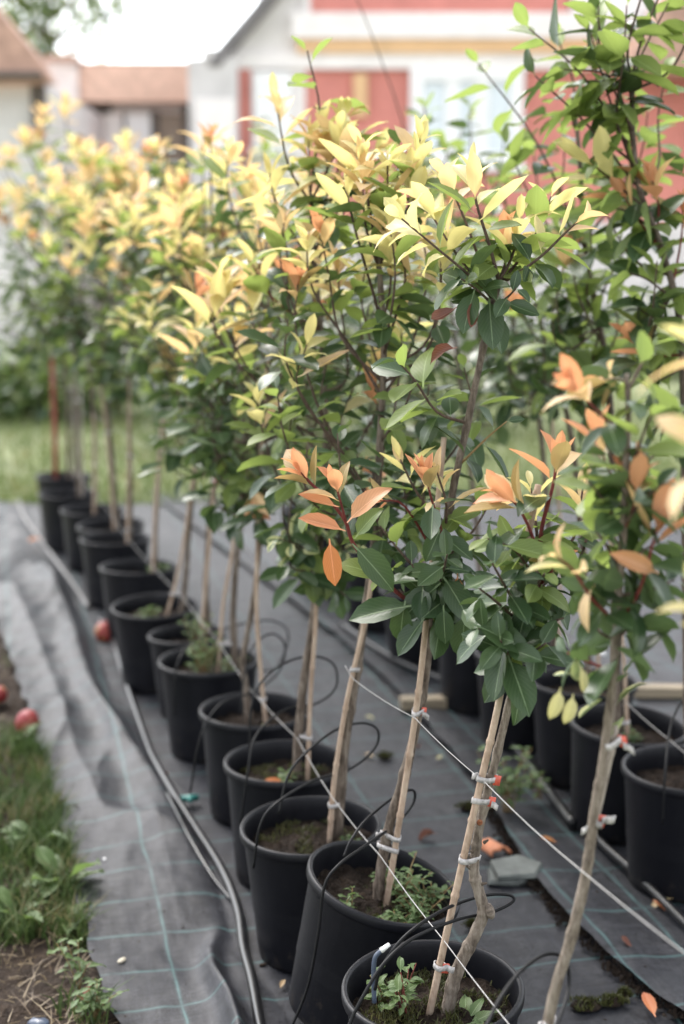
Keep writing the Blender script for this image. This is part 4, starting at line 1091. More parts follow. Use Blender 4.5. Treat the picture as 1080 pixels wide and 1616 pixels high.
def drip(L, Y, label, dy=(0, 0, 0)):
    """spaghetti tube: comes up outside the pot, arches over and drops into the soil"""
    n_ = len(L); pts = []
    for i, p in enumerate(L):
        f = i / (n_ - 1)
        pts.append(at(p[0], p[1], Y + (p[2] if len(p) > 2 else -0.10 + 0.12 * math.sin(f * 3.1))))
    return line_thing('drip_tube', pts, .0027, 'drip', label, 'tube', 'black drip tubes over the pots', 8, 6)
drip([(758, 1640), (790, 1575), (825, 1530), (862, 1506), (890, 1512), (899, 1545), (890, 1590), (868, 1640)], Y0, 'black drip tube arching behind the front right trunk')
drip([(528, 1680, -.20), (552, 1616, -.17), (572, 1575, -.16), (605, 1522, -.14), (650, 1482, -.10), (720, 1452, -.02), (780, 1438, .03), (810, 1422, .05), (802, 1412, .05), (760, 1414, .03), (700, 1436, -.03), (640, 1477, -.08), (602, 1528, -.10), (592, 1562, -.10)], Y1, 'black drip tube looping over the nearest pot')
drip([(452, 1640, -.16), (485, 1560, -.155), (503, 1470, -.15), (512, 1400, -.145), (535, 1365, -.13), (580, 1332, -.06), (625, 1300, .02), (652, 1268, .06), (652, 1247, .06), (625, 1256, .04), (580, 1292, -.02), (555, 1325, -.06), (543, 1352, -.08)], Y2, 'black drip tube looping over the tilted pot')
drip([(400, 1370, -.155), (412, 1300, -.15), (440, 1265, -.13), (495, 1232, -.05), (555, 1212, .03), (592, 1180, .07), (596, 1152, .07), (572, 1141, .06), (530, 1152, .02), (485, 1186, -.03), (455, 1225, -.06), (440, 1285, -.08)], ROW[3][1], 'black drip tube looping over the third pot of the left row')
drip([(380, 1300, -.155), (392, 1215, -.15), (405, 1160, -.1), (450, 1120, -.02), (500, 1110, .04), (530, 1085, .07), (528, 1050, .07), (500, 1036, .06), (460, 1042, .02), (420, 1068, -.03), (398, 1110, -.06), (394, 1180, -.08)], ROW[4][1], 'black drip tube looping over the fourth pot of the left row')
drip([(300, 1250, -.155), (318, 1160, -.15), (350, 1110, -.1), (400, 1092, 0), (440, 1060, .06), (450, 1020, .07), (430, 1000, .06), (400, 1020, .02), (385, 1070, -.03), (380, 1130, -.06)], ROW[5][1], 'black drip tube looping over the fifth pot of the left row')
drip([(275, 1130, -.15), (280, 1050, -.14), (310, 1010, -.05), (380, 985, .03), (430, 980, .07), (455, 1000, .07), (440, 1050, .05), (410, 1060, 0)], ROW[6][1], 'black drip tube looping over the weedy sixth pot')
drip([(1046, 1300, -.15), (1050, 1220, -.14), (1058, 1150, -.05), (1075, 1110, 0), (1100, 1100, .03), (1110, 1160, .03)], ROWB[0][1], 'black drip tube over the front pot of the right row')
# blue dripper spike in the nearest pot
e = empty('dripper_spike', at(592, 1580, Y1 - .09), 'blue plastic dripper spike at the left rim of nearest pot', 'dripper')
P = img([(591, 1582), (590, 1540), (592, 1512), (602, 1500)], Y1 - .09)
MB().tube([p - e.location for p in spline(P, 5)], .0036, 8).build('spike', M['blue_plastic'], e)
MB().tube([P[-1] - e.location, P[-1] - e.location + Vector((.012, 0, .010))], [.0045, .0032], 8).build('nozzle', M['label_white'], e)

# ------------------------------------------------------------------ weeds and other plants
def weed(pos, label, n, h, L, spread=.7, kind='weed', stems=True, name='weed', grp=None, flat=False, mat='twig_green', seed=0):
    T = Tree(label, 'weed', grp, pos, name)
    rs = random.Random(seed); pos = Vector(pos)
    for k in range(n):
        a = rs.uniform(0, 6.28); tl = rs.uniform(.1, spread)
        if flat:
            d = Vector((math.cos(a), math.sin(a), rs.uniform(.35, 1.0) if L > .09 else rs.uniform(.2, .7)))
            T.leaf(kind, pos + d * .01, d, Vector((0, 0, 1)), L * rs.uniform(.7, 1.2), roll=rs.uniform(-.2, .2))
            continue
        hh = h * rs.uniform(.5, 1.1)
        tip = pos + Vector((math.cos(a) * tl * hh, math.sin(a) * tl * hh, hh))
        b = pos + Vector((rs.uniform(-.01, .01), rs.uniform(-.01, .01), 0))
        P = T.stem([b, b.lerp(tip, .5) + Vector((0, 0, .1 * hh)), tip], .0013, .0008, mat, 'stalk', 4, 3)
        for q in range(5):
            f = .45 + .55 * q / 4; p = P[int(f * (len(P) - 1))]
            aa = q * 2.4 + a
            d = Vector((math.cos(aa), math.sin(aa), .6 if q == 4 else .25))
            T.leaf(kind, p, d, Vector((0, 0, 1)), L * rs.uniform(.7, 1.15), roll=rs.uniform(-.3, .3))
    T.finish(300)
GW = 'weeds growing in the pots'
def soil_pt(i, dx, dy, row=ROW): return (row[i][0] + dx, row[i][1] + dy, SOIL_Z - .004)
weed(soil_pt(1, -.055, -.01), 'taller reddish seedlings at the left in the nearest pot', 6, .085, .034, .5, grp=GW, seed=1, mat='twig_red')
weed(soil_pt(1, -.03, -.06), 'low broad seedling in front of the cane in nearest pot', 5, .03, .045, grp=GW, flat=True, seed=2)
weed(soil_pt(1, .045, -.03), 'leafy seedling right of the crooked trunk in nearest pot', 8, .03, .055, grp=GW, flat=True, seed=3)
weed(soil_pt(1, .02, -.085), 'tiny weed sprouts at the front of nearest pot', 10, .022, .018, grp=GW, seed=4)
weed(soil_pt(2, .035, .03), 'bushy small weeds right of the cane in tilted pot', 16, .075, .026, .9, grp=GW, seed=5)
weed(soil_pt(2, .06, -.04), 'low weeds at the front right of tilted pot', 14, .04, .024, 1.4, grp=GW, seed=6)
weed(soil_pt(2, -.06, -.03), 'two small sprouts at the left of tilted pot', 3, .05, .03, .5, grp=GW, seed=7)
weed(soil_pt(2, .0, .06), 'small sprouts behind the cane in tilted pot', 8, .05, .022, .8, grp=GW, seed=31)
weed(soil_pt(2, .085, .01), 'bright weed at the right rim of tilted pot', 12, .055, .024, 1.0, grp=GW, seed=32)
weed(soil_pt(2, .02, -.07), 'low weeds at the front of tilted pot', 12, .03, .024, 1.5, grp=GW, seed=33)
weed(soil_pt(1, -.085, .02), 'narrow seedling beside the blue spike', 4, .06, .03, .5, grp=GW, seed=34)
weed(soil_pt(1, .06, -.07), 'tiny weeds right of the trunk at the front of nearest pot', 12, .025, .02, 1.4, grp=GW, seed=35)
weed(soil_pt(5, .03, -.05), 'tiny weeds in the fifth pot of left row', 8, .02, .018, 1.2, grp=GW, seed=36)
weed(soil_pt(3, .075, -.02), 'weed tuft at the right in third pot of left row', 12, .03, .022, 1.2, grp=GW, seed=8)
weed(soil_pt(4, .0, -.03), 'grassy weeds in the pot with the rust leaf', 14, .035, .025, 1.2, grp=GW, seed=9)
weed(soil_pt(6, -.02, -.02), 'tall pale green weeds filling the sixth pot of left row', 18, .13, .034, .6, grp=GW, seed=10)
weed(soil_pt(6, .07, .0), 'low green weeds at right in the sixth pot', 12, .05, .03, .9, grp=GW, seed=11)
weed(soil_pt(7, .02, 0), 'green weeds in the small pot of the left row', 12, .09, .03, .7, grp=GW, seed=12)
weed(soil_pt(8, -.02, -.04), 'green weeds in the eighth pot of the left row', 14, .05, .03, 1, grp=GW, seed=13)
weed(soil_pt(9, .08, .02), 'weed tuft in the ninth pot of the left row', 10, .05, .04, 1, grp=GW, seed=14)
weed(soil_pt(1, .02, .0, ROWB), 'moss green weeds in the second pot of right row', 14, .035, .022, 1.3, grp=GW, seed=15)
weed(soil_pt(0, .02, -.06, ROWB), 'lime weed in the front pot of right row', 8, .04, .03, 1, grp=GW, seed=16)
p = on(800, 1285, 0.015)
weed(p, 'feathery green weed growing through the cover between the rows', 16, .16, .042, .55, seed=17)
p = on(850, 1262, 0.02)
weed(p, 'small weed beside the pot between the rows', 6, .09, .035, .6, seed=18)
# broad leaved weeds on the left bank
weed(tuple(on(98, 1395, .0)), 'broad leaved dock weed beside the cover edge', 7, .1, .115, flat=True, seed=19)
weed(tuple(on(60, 1330, .0)), 'broad leaved weed behind the dock in the grass', 6, .1, .095, flat=True, seed=20)
weed(tuple(on(105, 1455, .0)), 'low broad leaved weed at the soil edge', 6, .1, .085, flat=True, seed=21)
weed(tuple(on(120, 1560, .0)), 'upright leafy weed on bare soil by the cover edge', 5, .11, .038, .7, seed=22)
weed(tuple(on(155, 1605, .0)), 'small weed at the lower left corner of the cover', 9, .06, .035, .8, seed=23)
weed(tuple(on(35, 1165, .0)), 'small weed below the fallen apple', 6, .04, .06, flat=True, seed=24)
weed(tuple(on(25, 1450, .0)), 'grassy leaved weed at the left edge', 9, .1, .10, flat=True, seed=25)

# ------------------------------------------------------------------ grass, straw, moss
def blades(name, pts, hmin, hmax, w, mat, label, lean=.5, seed=0, kind='stuff', cat='grass', flat=False):
    rs = np.random.default_rng(seed); n_ = len(pts)
    p = np.array(pts, dtype=np.float64)
    a = rs.uniform(0, 2 * np.pi, n_); h = rs.uniform(hmin, hmax, n_)
    ln = rs.uniform(.1, lean, n_) * h
    dx, dy = np.cos(a), np.sin(a); b = rs.uniform(0, 2 * np.pi, n_); wx, wy = np.cos(b) * w / 2, np.sin(b) * w / 2
    V = np.zeros((n_, 5, 3))
    up = h if not flat else h * .12
    V[:, 0] = p + np.stack([wx, wy, 0 * wx], 1); V[:, 1] = p - np.stack([wx, wy, 0 * wx], 1)
    k = .55
    mid = p + np.stack([dx * ln * .35, dy * ln * .35, up * .6], 1)
    V[:, 2] = mid + np.stack([wx, wy, 0 * wx], 1) * .8; V[:, 3] = mid - np.stack([wx, wy, 0 * wx], 1) * .8
    V[:, 4] = p + np.stack([dx * ln, dy * ln, up], 1)
    base = (np.arange(n_) * 5)[:, None]
    F4 = base + np.array([[0, 1, 3, 2]]); F3 = base + np.array([[2, 3, 4]])
    m = bpy.data.meshes.new(name)
    m.from_pydata(V.reshape(-1, 3).tolist(), [], F4.tolist() + F3.tolist()); m.shade_smooth()
    sp = np.array([noise.noise((q[0] * 6 + seed, q[1] * 6, 3.0)) for q in pts])
    r_ = np.clip(rs.uniform(0, 1, n_) * .75 + .14 + sp * .55, 0, 1)
    at_ = m.attributes.new('rnd', 'FLOAT', 'FACE'); at_.data.foreach_set('value', np.concatenate([r_, r_]))
    m.update()
    return tag(link(name, m, None, M[mat]), label, cat, kind=kind)
rs = random.Random(11)
pts, spts = [], []
while len(pts) < 14000:
    y = 1.9 + 3.6 * rs.random() ** 1.1; e_ = interp_x(EDGE, y); x = e_ + .006 - .95 * rs.random() ** 1.3
    q = noise.noise((x * 4, y * 4, 2)) + .45 * noise.noise((x * 12, y * 12, 5))
    dens = .45 + 1.0 * q
    wv = .22 * noise.noise((x * 3.1, y * 2, 21))
    if y < 2.72 + wv: dens -= .75
    if y > 3.75 + 2 * wv: dens -= .75
    if 2.72 < y < 3.75 and x > e_ - .05: dens += .3
    dens -= .25 * (noise.noise((x * 7, y * 7, 31)) < -.1)
    if rs.random() < dens: pts.append((x, y, soil_h(x, y) - .004))
blades('grass', pts, .015, .085, .0045, 'grass', 'rough green grass on the bank left of the cover', 1.1, 1)
while len(spts) < 4200:
    y = 1.9 + 3.2 * rs.random() ** 1.5; e_ = interp_x(EDGE, y); x = e_ - .01 - 1.0 * rs.random()
    if rs.random() < .5 + .9 * noise.noise((x * 5, y * 5, 8)) + (.25 if y < 2.9 else -.1): spts.append((x, y, soil_h(x, y) + .006))
blades('straw', spts, .03, .15, .0026, 'straw', 'dry straw and dead stalks scattered over the bare soil', 1.0, 2, flat=True, cat='straw')
pts = []
while len(pts) < 26000:
    y = 7.72 + 6.5 * rs.random() ** 1.5; x = -.5 * y + 1.1 * y * rs.random() - .3
    pts.append((x, y, -.03))
blades('lawn', pts, .04, .11, .012, 'lawn', 'mown green lawn behind the rows of pots', .9, 3)

def moss(pos, r, label, n=260, seed=0, h=.012, name='moss_clump'):
    rs = random.Random(seed); pts = []
    for k in range(n):
        a, q = rs.uniform(0, 6.28), r * math.sqrt(rs.random())
        w = 1 + .4 * math.sin(a * 3 + seed)
        pts.append((q * w * math.cos(a), q * w * .6 * math.sin(a), .002 + .012 * (1 - q / r)))
    e = blades(name, pts, h * .4, h, .0035, 'moss', label, 1.2, seed, kind='thing', cat='moss')
    e.location = pos
    m = MB(); m.lathe([(r * .9, 0), (r * .75, .006), (r * .4, .012), (0.001, .014)], 18)
    for i, v in enumerate(m.v):
        m.v[i] = (v[0] * (1 + .25 * noise.noise((v[0] * 60, v[1] * 60, seed))), v[1] * .65, v[2] * (1 + .5 * noise.noise((v[0] * 90, v[1] * 90, seed + 3))))
    m.build('cushion', M['soil'], e)
    e['label'] = label
for k, (px, py, r, lb) in enumerate(((925, 1588, .034, 'elongated moss clump behind the front right trunk'), (965, 1583, .026, 'moss and soil clump right of the elongated one'), (985, 1572, .014, 'small moss tuft at the end of the clumps'),
                                     (745, 1462, .016, 'moss tuft right of the knotted trunk'), (738, 1276, .024, 'pale green moss lump near the slate'), (608, 1196, .020, 'dark moss lump between the third and second pots'))):
    moss(on(px, py, .006), r, lb, 240, k + 1)
for i, n_ in ((1, 700), (2, 240), (3, 400), (4, 400)):
    rs = random.Random(i); pts = []
    for k in range(n_ * 5):
        a, q = rs.uniform(0, 6.28), .12 * math.sqrt(rs.random())
        x, y = q * math.cos(a), q * math.sin(a)
        if noise.noise((x * 22, y * 22, i * 3)) > .05 - .3 * (i == 1) * (x < 0): pts.append((x, y, .0))
    if pts:
        o = blades('pot_moss', pts, .004, .011, .0022, 'moss', f'low moss on the soil of the {["", "nearest", "tilted", "third left", "fourth left"][i]} pot', 1.3, i, kind='stuff', cat='moss')
        o.location = (ROW[i][0], ROW[i][1], SOIL_Z + (.006 if i != 2 else .012))

# ------------------------------------------------------------------ small things on the ground
def apple(pos, r, label, seed=0, rot=(0, 0)):
    e = empty('fallen_apple', pos, label, 'apple', 'fallen apples'); e.rotation_euler = (rot[0], rot[1], seed)
    prof = []
    for k in range(15):
        a = -math.pi / 2 + math.pi * k / 14
        rr = r * math.cos(a) * (1 + .10 * math.sin(a)); zz = r * .92 * math.sin(a)
        if k > 12: zz -= r * .10 * (k - 12)
        if k == 0: zz += r * .08
        prof.append((max(rr, .0006), zz + r * .9))
    b = MB().lathe(prof, 22); b.build('flesh', M['apple_red'], e)
    MB().tube([(0, 0, r * 1.55), (.002, .001, r * 1.8), (.006, .002, r * 2.05)], .0016, 5).build('stem', M['twig'], e)
def applemat():
    t = NT('apple'); co = t.co('Object')
    n1 = t.noise(16, 3, .6, co); n2 = t.noise(120, 3, .6, t.scaled(co, (1, 1, .2)))
    f = t.math('ADD', n1, t.math('MULTIPLY_ADD', n2, .3, -.15))
    c = t.ramp(f, [(.32, (.24, .20, .055)), (.42, (.24, .045, .035)), (.56, (.17, .013, .018))])
    M['apple_red'] = t.done(t.bsdf(c, .48, t.bump(n2, .2, .002), .3))
applemat()
q = on(155, 1000, .02); q.z = mat_h(q.x, q.y)
apple(q, .044, 'red and green apple lying on the cover beside the pots', 1.0, (.9, .3))
apple(on(26, 1150, .004), .042, 'dull red apple on the soil at the cover edge', 2.0, (1.2, -.3))
apple(on(10, 1104, .004), .030, 'small orange apple at the left picture edge', 4.0, (.5, .8))
apple(on(150, 1575, .0), .017, 'small half buried apple among weeds in the lower left', 5.0, (1.0, .2))

def fallen(px, py, kind, L, label, seed, h=.012, roll=0):
    p = on(px, py, h); a = seed * 1.7
    o = bpy.data.objects.new('fallen_leaf', LEAF[kind][seed % len(LEAF[kind])]); col.objects.link(o)
    o.matrix_world = leaf_matrix(p, Vector((math.cos(a), math.sin(a), .08)), Vector((0, -.1, 1)), L, roll)
    tag(o, label, 'leaf', 'fallen leaves')
fallen(1035, 1605, 'rust', .07, 'curled rust leaf at the lower right corner', 1, .012)
fallen(1062, 1418, 'amber', .06, 'amber leaf at the foot of the front right pot', 2, .02)
fallen(1030, 1420, 'rust', .05, 'brown leaf left of the amber one by the front right pot', 3, .02)
fallen(690, 1315, 'brown', .06, 'shrivelled brown leaf on the cover behind the tilted pot', 2, .012)
fallen(745, 1280, 'pale', .07, 'pale dead leaf beside the moss lump', 4, .014)
fallen(590, 1195, 'amber', .05, 'tiny amber leaf on the cover beside the fourth pot', 5, .01)
q = (ROW[4][0] - .06, ROW[4][1] - .05)
o = bpy.data.objects.new('fallen_leaf', LEAF['rust'][2]); col.objects.link(o)
o.matrix_world = leaf_matrix(Vector((q[0], q[1], SOIL_Z + .02)), Vector((1, -.2, .05)), Vector((0, -.3, 1)), .085); tag(o, 'rust red leaf lying in the fourth pot of the left row', 'leaf', 'fallen leaves')
fallen(700, 1192, 'pale', .03, 'small pale leaf on the cover near the pipe', 6, .012)

for k, (px, py, kd, L, lb) in enumerate(((655, 1180, 'brown', .045, 'small brown leaf on the cover between second and third pots'), (870, 1395, 'rust', .05, 'rust leaf beside the slate stones'), (1000, 1500, 'brown', .04, 'brown leaf scrap lying near the seam at right'),
        (915, 1420, 'brown', .035, 'dark leaf scrap at the seam below the slate'), (575, 1130, 'pale', .04, 'pale dry leaf on the cover behind the third pot'), (250, 1225, 'brown', .05, 'brown leaf caught against the pipe at left'), (880, 1330, 'rust', .045, 'reddish leaf under the second right pot'), (450, 1545, 'amber', .03, 'tiny amber leaf beside the tilted pot'))):
    fallen(px, py, kd, L, lb, k + 3, .012)
fallen(44, 855, 'rust', .10, 'rust brown leaf beside the far pipe end', 8, .03)
# flat slate stones
def slab(name, outline, z0, th, mat, seed=0):
    m = MB(); n_ = len(outline); rs = random.Random(seed)
    c = Vector((sum(p[0] for p in outline) / n_, sum(p[1] for p in outline) / n_, 0))
    for (s_, z) in ((1.0, 0), (1.04, th * .45), (.97, th * .85), (.90, th)):
        for p in outline:
            m.v.append((c.x + (p[0] - c.x) * s_ + rs.uniform(-.002, .002), c.y + (p[1] - c.y) * s_ + rs.uniform(-.002, .002), z0 + z + rs.uniform(-.0015, .0015)))
    for j in range(3):
        for k in range(n_):
            a, b = j * n_ + k, j * n_ + (k + 1) % n_; m.f.append((a, b, b + n_, a + n_))
    m.f.append(tuple(3 * n_ + k for k in range(n_)))
    return m
pc = on(812, 1385, .0)
e = empty('slate_stone', (pc.x, pc.y, .004), 'flat grey green slate stones stacked beside the seam', 'stone')
slab('s', [(-.075, -.03), (-.01, -.05), (.062, -.028), (.075, .018), (.02, .052), (-.05, .035)], 0, .013, None, 1).build('lower_slab', M['slate'], e, smooth=False)
o = slab('s', [(-.055, -.04), (.03, -.052), (.068, .0), (.03, .055), (-.045, .04)], .0135, .012, None, 2).build('upper_slab', M['slate'], e, smooth=False)
e.rotation_euler = (0, 0, .25)
# broken terracotta piece
pc = on(778, 1352, .0)
e = empty('terracotta_shard', (pc.x, pc.y, .006), 'broken orange terracotta shard beside the slate', 'shard')
m = MB(); 
for j in range(6):
    for k in range(10):
        a = -1.2 + 2.4 * k / 9; r_ = .020 - .0006 * j
        m.v.append((r_ * math.sin(a), -.022 + .045 * j / 5 + .005 * math.sin(k * 1.3 + j), r_ * math.cos(a) + .002))
for j in range(5):
    for k in range(9):
        a = j * 10 + k; m.f.append((a, a + 1, a + 11, a + 10))
o = m.build('curved_wall', M['terracotta'], e); sd = o.modifiers.new('s', 'SOLIDIFY'); sd.thickness = .004
e.rotation_euler = (0, 0, .5); e.scale = (1.5, 1.5, 1.5)
# pebbles
def pebble(px, py, r, mat, label, seed=0, h=None):
    p = on(px, py, .0); p.z = (mat_h(p.x, p.y) if h is None else h)
    rs = random.Random(seed); m = MB()
    m.lathe([(.001, 0), (r * .7, r * .1), (r, r * .45), (r * .8, r * .85), (.001, r)], 10)
    for i, v in enumerate(m.v): m.v[i] = tuple(c * (1 + .25 * noise.noise((v[0] * 90 + seed, v[1] * 90, v[2] * 90))) for c in v)
    o = m.build('pebble', M[mat], None, loc=p); o.scale = (1.3, .8, .8); o.rotation_euler = (0, 0, seed)
    tag(o, label, 'pebble', 'pebbles')
pebble(193, 1526, .009, 'stone_pale', 'pale yellow pebble on the left strip of the cover', 1)
pebble(166, 1364, .005, 'label_white', 'tiny white pebble on the left strip of the cover', 2)
pebble(438, 1510, .008, 'stone_pale', 'tan pebble beside the pipe by the third pot', 3)
pebble(960, 1465, .010, 'stone_pale', 'small grey pebble beside the seam', 4, .006)
pebble(945, 1148, .014, 'label_white', 'white stone lying in the second pot of right row', 5, SOIL_Z + .005)
pebble(62, 1620, .018, 'blue_plastic', 'bluish white object at the lower left edge', 6, 0)
pebble(415, 1524, .007, 'soil_pale', 'brown crumb beside the pipe', 7)
# teal connector clump on the pipe
q = on(300, 1272, .0)
e = empty('pipe_connector', (q.x, q.y, .012), 'dark teal plastic connector beside the irrigation pipe', 'connector')
MB().tube([(-.022, 0, .008), (.022, .01, .008)], .009, 8).build('barrel', M['teal_plastic'], e)
MB().tube([(0, 0, .008), (.004, -.02, .012)], .007, 8).build('outlet', M['teal_plastic'], e)
# weathered boards behind
def board(p0, p1, w, h, label, z=.01):
    a, b = on(*p0, z), on(*p1, z); d = b - a; L = d.length
    o = MB().box(0, L, -w / 2, w / 2, 0, h).build('board', M['board'], None, smooth=False, loc=(a.x, a.y, z)); o.rotation_euler = (0, 0, math.atan2(d.y, d.x))
    bevel(o, .004); tag(o, label, 'board', 'weathered boards on the ground')
board((632, 1118), (830, 1112), .05, .035, 'weathered wooden board lying between the rows')
board((1000, 1098), (1160, 1100), .05, .035, 'weathered board behind the right pots')

rs = random.Random(77); g = MB()
for k in range(700):
    y = 1.7 + 3.2 * rs.random() ** 1.3; x = interp_x(EDGE, y) + (interp_x(SEAM, y) + .9 - interp_x(EDGE, y)) * rs.random()
    if rs.random() > .45 + .9 * noise.noise((x * 3, y * 3, 12)): continue
    z = max(mat_h(x, y), mat2_h(x, y) if x > interp_x(SEAM, y) else -1) + .0005
    r_ = rs.uniform(.0012, .0042) * (1.6 if rs.random() < .08 else 1); b = len(g.v); a = rs.random() * 6.28
    for q in range(4): g.v.append((x + r_ * math.cos(a + q * 1.57) * rs.uniform(.6, 1.5), y + r_ * math.sin(a + q * 1.57) * rs.uniform(.6, 1.5), z))
    g.v.append((x, y, z + r_ * rs.uniform(.5, 1.1)))
    g.f += [(b, b + 1, b + 4), (b + 1, b + 2, b + 4), (b + 2, b + 3, b + 4), (b + 3, b, b + 4)]
tag(g.build('debris', M['soil_pale'], smooth=False), 'scattered soil crumbs lying on the woven ground cover', 'soil', kind='stuff')
# ------------------------------------------------------------------ plants behind: vegetable bed, shrubs
def leafy(pos, rx, rz, n, L, label, cat, kinds, name, grp=None, seed=0, stems=6, cap=60):
    T = Tree(label, cat, grp, pos, name); rs = random.Random(seed); pos = Vector(pos)
    for k in range(stems):
        a = rs.uniform(0, 6.28); tip = pos + Vector((math.cos(a) * rx * .6, math.sin(a) * rx * .6, rz * 1.5))
        T.stem([pos, pos.lerp(tip, .5) + Vector((0, 0, .1 * rz)), tip], .012 * rz + .003, .004, 'twig', 'stem', 5, 3)
    for k in range(n):
        while True:
            v = Vector((rs.uniform(-1, 1), rs.uniform(-1, 1), rs.uniform(-1, 1)))
            if v.length < 1: break
        lump = 1 + .25 * noise.noise((v.x * 2 + seed, v.y * 2, v.z * 2))
        p = pos + Vector((v.x * rx * lump, v.y * rx * lump, rz + v.z * rz * lump))
        d = Vector((v.x, v.y, v.z * .5 - .1)) + rvec() * .7
        T.leaf(rs.choice(kinds), p, d, Vector((0, 0, 1)) + rvec() * .5, L * rs.uniform(.6, 1.2))
    T.finish(cap)
for k, (px, w) in enumerate(((-40, .5), (10, .5), (48, .45), (92, .5), (140, .5), (190, .5))):
    p = at(px, 655, 12.2 + .3 * (k % 2)); p.z = -.03
    leafy(p, w, .30 + .06 * (k % 3), 170, .20, f'bushy green vegetable plant, {ORD[k]} from the left in the bed', 'plant', ['weed', 'weed', 'green', 'dark'], 'vegetable_plant', 'vegetable plants behind the lawn', 40 + k)
for k, (px, Y, rx, rz) in enumerate(((285, 10.4, .42, .55), (350, 10.2, .5, .6), (420, 10.4, .5, .62), (495, 10.8, .5, .6), (575, 11.2, .55, .6), (660, 11.4, .5, .6), (760, 11.6, .5, .55))):
    p = at(px, 700, Y); p.z = -.03
    leafy(p, rx, rz, 330, .13, f'dark green shrub, {ORD[k]} from the left behind the tree row', 'shrub', ['dark', 'dark', 'dark', 'green'], 'dark_shrub', 'dark shrubs behind the rows', 60 + k, cap=40)
for k, (px, Y, rx, rz) in enumerate(((430, 19.8, .45, .75), (1010, 18, .6, .5), (930, 18.5, .5, .35))):
    p = at(px, 560, Y); p.z = -.03
    leafy(p, rx, rz * 2.2 if k == 0 else rz, 300, .2, ['green shrub against the pale wall left of the red house', 'low shrub at the right before the house', 'small low shrub before the red house'][k], 'shrub', ['green', 'dark', 'weed'], 'garden_shrub', None, 80 + k, cap=40)

# ------------------------------------------------------------------ houses behind
def rect(px0, py0, px1, py1, Y, depth, name, mat, parent, proud=0.0, smooth=False):
    a, b = at(px0, py1, Y), at(px1, py0, Y)
    base = parent.matrix_world.translation if False else ROOTLOC[parent.name]
    f = 1.0
    return MB().box(a.x - base[0], b.x - base[0], Y - proud - base[1], Y - proud + depth - base[1], a.z - base[2], b.z - base[2]).build(name, M[mat], parent, smooth)
ROOTLOC = {}
def house(loc, label, cat='house', name='house', grp=None):
    e = empty(name, loc, label, cat, grp); ROOTLOC[e.name] = loc; return e
YH = 22.0
h = house((2.6, YH, 0), 'red and white house with white window frames and cream cornice', name='red_house')
rect(385, 108, 1250, 560, YH, 5, 'wall', 'plaster_red', h)
rect(395, 106, 482, 560, YH, 5, 'wall_panel', 'plaster_white', h, .04)
rect(372, 106, 396, 250, YH, .3, 'pilaster', 'plaster_red', h, .10)
rect(345, 86, 1250, 110, YH, 5, 'lower_cornice', 'plaster_white', h, .14)
rect(470, 64, 1250, 86, YH, 5, 'cornice', 'plaster_cream', h, .20)
rect(462, 24, 1250, 64, YH, 5, 'frieze', 'plaster_white', h, .26)
rect(488, -90, 900, 24, YH, 5, 'gable_wall', 'plaster_red', h, .05)
rect(902, -90, 1250, 22, YH, 5, 'attic_wall', 'plaster_white', h, .08)
rect(480, -90, 490, 24, YH, .3, 'gable_trim', 'plaster_white', h, .12)
rect(558, 118, 580, 185, YH, .1, 'wall_lamp', 'plaster_cream', h, .12)
rect(455, 350, 1250, 560, YH, 5, 'plinth', 'plaster_grey', h, .06)
def prism(p, Y0_, Y1_, name, mat, parent):
    base = ROOTLOC[parent.name]; m = MB(); n_ = len(p)
    for Y in (Y0_, Y1_):
        for (a, b) in p:
            q = at(a, b, Y0_); m.v.append((q.x - base[0], Y - base[1], q.z - base[2]))
    m.f.append(tuple(range(n_ - 1, -1, -1))); m.f.append(tuple(range(n_, 2 * n_)))
    for k in range(n_): m.f.append((k, (k + 1) % n_, (k + 1) % n_ + n_, k + n_))
    bm = m.build(name, M[mat], parent, False); return bm
prism([(345, 106), (480, 106), (480, -70), (430, -40)], YH - .02, YH + 5, 'side_gable', 'plaster_white', h)
prism([(328, 104), (348, 104), (362, 82), (465, -40), (465, -66), (342, 78)], YH - .45, YH + 5, 'roof_verge', 'roof_grey', h)
def window(parent, px0, py0, px1, py1, Y, bars, nm='window'):
    base = ROOTLOC[parent.name]
    a, b = at(px0, py1, Y), at(px1, py0, Y); x0, x1, z0, z1 = a.x - base[0], b.x - base[0], a.z - base[2], b.z - base[2]
    y = Y - base[1]; fw = .20
    f = MB(); f.box(x0, x0 + fw, y - .16, y, z0, z1); f.box(x1 - fw, x1, y - .16, y, z0, z1); f.box(x0 + fw, x1 - fw, y - .16, y, z1 - fw, z1); f.box(x0 + fw, x1 - fw, y - .16, y, z0, z0 + fw)
    o = f.build(nm, M['frame_white'], parent, False)
    xs_ = [x0 + fw + (x1 - x0 - 2 * fw) * k / (bars + 1) for k in range(bars + 2)]
    for k in range(bars): MB().box(xs_[k + 1] - .11, xs_[k + 1] + .11, y - .14, y - .02, z0 + fw, z1 - fw).build('mullion', M['frame_white'], o, False)
    for k in range(bars + 1): MB().box(xs_[k] + (.11 if k else 0), xs_[k + 1] - (.11 if k < bars else 0), y - .07, y - .05, z0 + fw, z1 - fw).build('pane', M['glass'], o, False)
    for k in range(bars + 1): MB().box(xs_[k] + .12, xs_[k + 1] - .12, y - .045, y - .035, z0 + fw, z1 - fw).build('curtain', M['curtain'], o, False)
    MB().box(x0 - .06, x1 + .06, y - .24, y - .003, z0 - .09, z0 - .002).build('sill', M['frame_white'], o, False)
window(h, 646, 108, 826, 262, YH - .01, 2)
window(h, 402, 116, 460, 235, YH - .05, 1)
window(h, 1100, 108, 1200, 262, YH - .01, 1)
# right roof that comes in at the upper right corner
prism([(985, 108), (1300, 108), (1300, -120), (1060, -20)], YH - 1.6, YH - .6, 'porch_roof', 'roof_tile', h)
